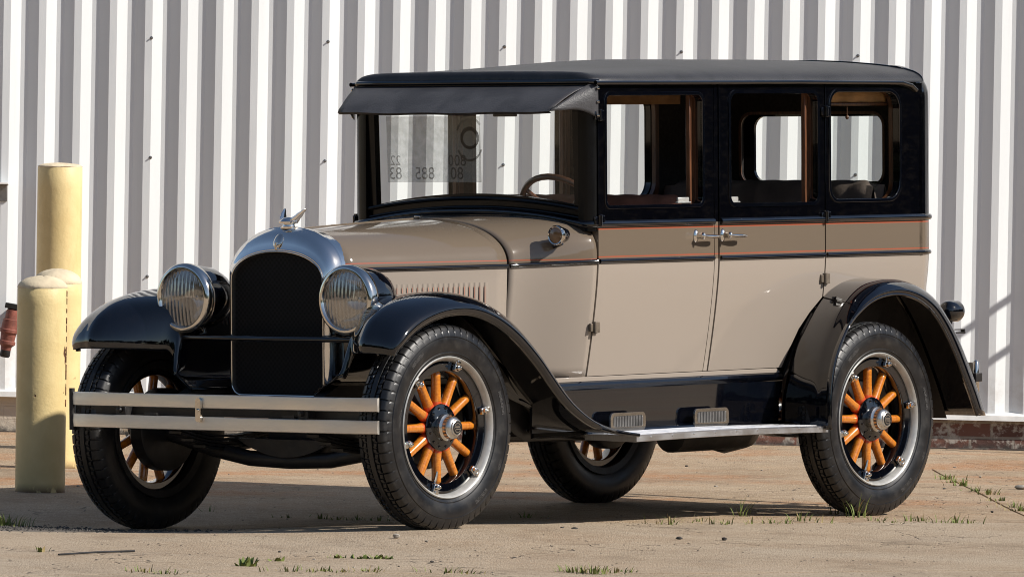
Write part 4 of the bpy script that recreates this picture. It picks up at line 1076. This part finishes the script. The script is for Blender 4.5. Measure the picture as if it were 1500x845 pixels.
    link('hub_badge', bm, M['brightwork'], hc, smooth=False)
    lg = None
    for k in range(6):
        a = radians(74)+k*pi/3
        if lg is None:
            bm = B(); box(bm, (.233, -.050, 0), (.036, .014, .024)); box(bm, (.250, -.058, 0), (.012, .012, .020))
            lathe(bm, [(0, -.078), (.006, -.077), (.007, -.070), (.0115, -.069), (.0115, -.056), (0, -.056)], 6, c=(.228, 0, 0))
            lg = s = link('rim_lug', bm, M['chrome'], w, bevel=.002)
        else: s = dup(lg, w)
        s.rotation_euler = (0, -a, 0)
    bm = B(); a = radians(-100); u = Vector((cos(a), 0, sin(a))); tube(bm, [u*.232+Vector((0, -.02, 0)), u*.19+Vector((0, -.03, 0)), u*.165+Vector((0, -.033, 0))], [.006, .005, .004], 8); link('valve_stem', bm, M['chrome'], w)
    return w
w0 = wheel()
spin = [0.0, 0.03, 0.35, 0.2]
for i, (x, y, z) in enumerate(WH):
    w = w0 if i == 0 else dup(w0, car)
    w.location = (x-MID, y, z+.3855)
    w.rotation_euler = (0, spin[i], 0) if y < 0 else (0, spin[i], pi)

# ------------------------------------------------------------------ unseen woods added to darken the paint's reflections; stair that shades the wall
def leafmat(name, a, b):
    t = NT(name); c = t.coord(); n = t.noise(c, 1.3, 4)
    t.set(color=t.mix(t.ramp(n, .3, .7), (*a, 1), (*b, 1)), rough=0.7, spec=0.3); return t.m
M['leaf'] = leafmat('dark_foliage', (0.022, 0.034, 0.014), (0.045, 0.062, 0.022))
M['bark'] = varied('grey_bark', (0.09, 0.07, 0.055), 0.9, 0.3, 8, 0.5, 30)
rnd = random.Random(3)
def leaf_clump(bm, c, rad, n, size):
    for _ in range(n):
        v = Vector((rnd.gauss(0, 1), rnd.gauss(0, 1), rnd.gauss(0, 1))).normalized()*rnd.random()**.45
        p = Vector(c)+Vector((v.x*rad[0], v.y*rad[1], v.z*rad[2])); a = Vector((rnd.gauss(0, 1), rnd.gauss(0, 1), rnd.gauss(0, 1))).normalized(); b = a.orthogonal().normalized(); s = size*rnd.uniform(.6, 1.3)
        vs = [bm.verts.new(p+a*s*.5*k+b*s*.5*l) for k, l in ((-1, 0), (0, -.6), (1, 0), (0, .6))]; bm.faces.new(vs)
bm = B()
for i in range(150):
    if i < 86: x, y = 44+(i % 2)*7+rnd.uniform(-2, 3), -48+(i//2)*3.0+rnd.uniform(-1, 1)
    elif i < 110: x, y = -50+(i-86)*4.4, -78+rnd.uniform(-5, 4)
    else: x, y = -40-(i % 2)*6+rnd.uniform(-3, 2), -74+(i-110)*1.75
    h = rnd.uniform(9, 13)
    tube(bm, [(x, y, -.1), (x+.2, y, h*.35), (x, y+.2, h*.7)], [.28, .2, .08], 6)
    for _ in range(5): leaf_clump(bm, (x+rnd.uniform(-1.5, 1.5), y+rnd.uniform(-1.5, 1.5), h*rnd.uniform(.3, .85)), (2.6, 2.6, h*.24), 90, 1.5)
    leaf_clump(bm, (x, y, 1.4), (3.0, 2.8, 1.8), 130, 1.4)
tag(link('reflected_woods', bm, M['leaf'], smooth=False), kind='stuff')

stair = tag(empty('steel_stair', (2.9, 6.72, 0)), 'outside steel stair with two handrails against the white wall, right of the car', 'stair')
M['galv'] = varied('galvanised_steel', (0.35, 0.35, 0.35), 0.5, 0.2, 20, metal=0.6)
for y, nm in ((0.0, 'outer'), (.40, 'inner')):
    bm = B(); d = Vector((3.3, 0, 2.5)); n_ = Vector((-d.z, 0, d.x)).normalized()*.09
    grid(bm, [[Vector((0.0, y+q, .02))+d*t+n_*k for q, k in ((0, -1), (0, 1), (.012, 1), (.012, -1))] for t in (0, 1)], closed_v=True, cap=True); link('stringer', bm, M['galv'], stair, smooth=False)
for k in range(13):
    bm = B(); box(bm, (.14+k*.25, .205, .17+k*.19), (.26, .38, .03)); link('tread', bm, M['galv'], stair, bevel=.003)
for dz in (.93, 1.17):
    bm = B(); tube(bm, [(0.02, .0, dz+.05), (.12, 0, dz+.16), (3.3, 0, dz+2.57), (4.6, 0, dz+2.57)], .017, 10); link('handrail', bm, M['galv'], stair)
for x in (.10, 1.15, 2.2, 3.25, 4.55):
    z = min(x, 3.3)*.76; bm = B(); tube(bm, [(x, 0, z if x < 3.3 else 0), (x, 0, z+1.19)], .019, 10); link('post', bm, M['galv'], stair)
bm = B(); box(bm, (3.95, .205, 2.53), (1.3, .42, .05)); link('landing', bm, M['galv'], stair, bevel=.004)

# ------------------------------------------------------------------ weeds, stones, rod
M['grass'] = leafmat('weed_green', (0.10, 0.145, 0.03), (0.20, 0.22, 0.065)); M['dry'] = leafmat('dry_stalk', (0.22, 0.17, 0.08), (0.34, 0.27, 0.13))
def pix(px, py, z=0.0):
    d = wf+r2*((px-750)/12000)-u2*((py-422.5)/12000); t = (z-1.575)/d.z; p = Vector((0, -31.8, 1.575))+d*t
    t = (G(p.x, p.y)-1.575)/d.z; p = Vector((0, -31.8, 1.575))+d*t
    return p
def tuft(loc, spread, h, n, broad, label, group, dry=.15):
    bm = B(); root_v = bm.verts.new((0, 0, -.03))
    for _ in range(n):
        a = rnd.uniform(0, 2*pi); r = abs(rnd.gauss(0, 1))*spread*.5; p = Vector((r*cos(a), r*sin(a)*.5, -.004)); hh = h*rnd.uniform(.45, 1.1); lean = Vector((cos(a), sin(a), 0))*rnd.uniform(.15, .9)*hh
        w = (rnd.uniform(.006, .012) if broad else rnd.uniform(.0022, .0045)); side_ = Vector((-sin(a+rnd.uniform(-1, 1)), cos(a), 0)).normalized()
        mi = 1 if rnd.random() < dry else 0; prev = None
        for k in range(5):
            t = k/4; c = p+lean*t*t+Vector((0, 0, hh*(t-.25*t*t*(lean.length/hh)))); ww = w*(1-t)**.7*(1.0 if not broad else (.5+2*t if t < .4 else 1.3)) + .0002
            cur = (bm.verts.new(c-side_*ww), bm.verts.new(c+Vector((0, 0, ww*.3))), bm.verts.new(c+side_*ww))
            if not prev: bm.faces.new((root_v, cur[0], cur[2]))
            else:
                for q in (0, 1): bm.faces.new((prev[q], prev[q+1], cur[q+1], cur[q])).material_index = mi
            prev = cur
    bm.verts.remove(root_v) if not root_v.link_faces else None
    o = link('weed_tuft', bm, [M['grass'], M['dry']], angle=80); o.location = loc
    return tag(o, label, 'weed', group)
W_ = 'weeds in the paving joints'
for px_, py_, sp, h, n, br, lab in [(358, 830, .07, .042, 18, True, 'largest leafy weed in the foreground concrete, left of centre'), (405, 822, .05, .026, 9, True, 'small leafy weed just right of the largest foreground weed'),
        (8, 768, .16, .055, 60, False, 'dense green clump by the dark gravel at the left edge'), (60, 808, .05, .03, 8, True, 'tiny sprout left of the steel rod'), (38, 706, .08, .03, 16, False, 'short weed at the foot of the front yellow bollard'),
        (1255, 757, .09, .10, 14, False, 'tall thin grass in front of the rear wheel'), (1400, 766, .12, .045, 24, False, 'grass clump in the long joint right of the rear wheel'), (1225, 752, .04, .12, 8, False, 'single tall grass stalks touching the rear tyre tread'), (870, 838, .10, .04, 40, False, 'grass clump on the bottom-edge joint near the centre'), (305, 755, .03, .05, 7, False, 'sprig beside the far front tyre in the shade'), (1085, 756, .05, .09, 8, False, 'upright sprig in the shadow edge ahead of the rear wheel')]:
    tuft(pix(px_, py_), sp, h, n, br, lab, W_)
spots = [(x, 765-1.0*(x > 1100)+rnd.uniform(-2.5, 2.5)) for x in (962, 985, 1000, 1022, 1045, 1062, 1100, 1128, 1150, 1172, 1195, 1280, 1305, 1330, 1352, 1376, 1420)]
for x, y in spots: tuft(pix(x, y), .10, rnd.uniform(.02, .055), rnd.randint(4, 11), False, 'sparse grass tuft in the long paving joint before the rear wheel', 'grass tufts along the long joint')
for x, y in ((430, 759), (470, 760), (495, 761), (525, 761), (555, 762), (770, 758)): tuft(pix(x, y), .10, rnd.uniform(.02, .04), 12, False, 'small shaded weed in the joint between the front wheels', 'weeds in the shade between the front wheels')
for x, y in ((210, 838), (240, 841), (425, 838), (470, 837), (500, 838), (540, 837), (845, 836), (905, 836), (655, 838)): tuft(pix(x, y), .14, rnd.uniform(.02, .035), 26, False, 'low grass growing along the joint at the bottom edge', 'grass along the bottom joint')
for x, y in ((1385, 701), (1398, 706), (1412, 711), (1432, 719), (1447, 724), (1465, 733), (1485, 742), (1495, 747)): tuft(pix(x, y), .09, rnd.uniform(.02, .04), 24, False, 'low weed in the slanting joint at the right edge', 'weeds in the slanting joint')
for x, y in ((500, 817), (530, 818), (548, 817), (565, 818)): tuft(pix(x, y), .07, .022, 12, True, 'little flat weed on the concrete below the near front wheel', 'flat weeds before the front wheel')

M['stone'] = varied('grey_stone', (0.30, 0.27, 0.23), 0.9, 0.3, 20, 0.4, 60); M['stone_dark'] = varied('dark_stone', (0.05, 0.045, 0.04), 0.9, 0.3, 20, 0.4, 60)
def pebble(p, s, dark, label, group):
    bm = B(); bmesh.ops.create_icosphere(bm, subdivisions=2, radius=1)
    k = Vector((rnd.random()*9, rnd.random()*9, 0))
    for v in bm.verts:
        q = v.co.copy(); f = 1+.25*sin(3*q.x+k.x)*cos(2.5*q.y+k.y)+.12*sin(5*q.z+k.x); v.co = Vector((q.x*s*1.2*f, q.y*s*f, q.z*s*.6*f+s*.35))
    o = link('pebble', bm, M['stone_dark'] if dark else M['stone'], angle=50); o.location = p; o.rotation_euler.z = rnd.uniform(0, 6); return tag(o, label, 'stone', group)
for x, y, s in ((581, 786, .013), (842, 775, .011), (995, 789, .010), (1061, 790, .010), (625, 793, .006)): pebble(pix(x, y), s, s < .0125 and x > 800, 'pale stone beside the near front tyre' if x == 581 else 'tiny stone right of the pale stone by the front tyre' if x == 625 else 'single dark pebble on the sunlit concrete before the running board', 'loose stones on the concrete')
pebble(pix(1497, 716), .022, False, 'whitish lump of stone at the right edge by the slanting joint', 'loose stones on the concrete')
for _ in range(46):
    p = pix(rnd.uniform(20, 1490), rnd.choice([rnd.uniform(770, 832), rnd.uniform(690, 760), rnd.uniform(662, 690)])); pebble(p, rnd.uniform(.003, .0075), rnd.random() < .5, 'tiny scattered pebble on the concrete yard', 'scattered pebbles')
bm = B()
for _ in range(1500):
    p = Vector((rnd.gauss(-1.85, .33), rnd.gauss(-.98, .20)-.0, 0))
    s = rnd.uniform(.003, .008)
    if abs(p.x+1.372) < .14 and abs(p.y+.43) < .2: continue
    c = Vector((p.x, p.y, G(p.x, p.y)+s*.25)); vs = [bm.verts.new(c+Vector((rnd.uniform(.6, 1.2)*s*x, rnd.uniform(.6, 1.2)*s*y, rnd.uniform(.5, 1)*s*z))) for x, y, z in ((1, 0, 0), (0, 1, 0), (-1, 0, 0), (0, -1, 0), (0, 0, .9))]
    for a, b in ((0, 1), (1, 2), (2, 3), (3, 0)): bm.faces.new((vs[a], vs[b], vs[4]))
tag(link('gravel', bm, M['stone_dark'], smooth=False), kind='stuff')
a, b = pix(86, 814), pix(197, 808)
bm = B(); tube(bm, [Vector((0, 0, .006)), (b-a)*.5+Vector((0, 0, .007)), (b-a)+Vector((0, 0, .004))], .0035, 8)
o = link('steel_rod', bm, M['chassis']); o.location = a; tag(o, 'thin dark steel rod lying on the foreground concrete at the left', 'rod')
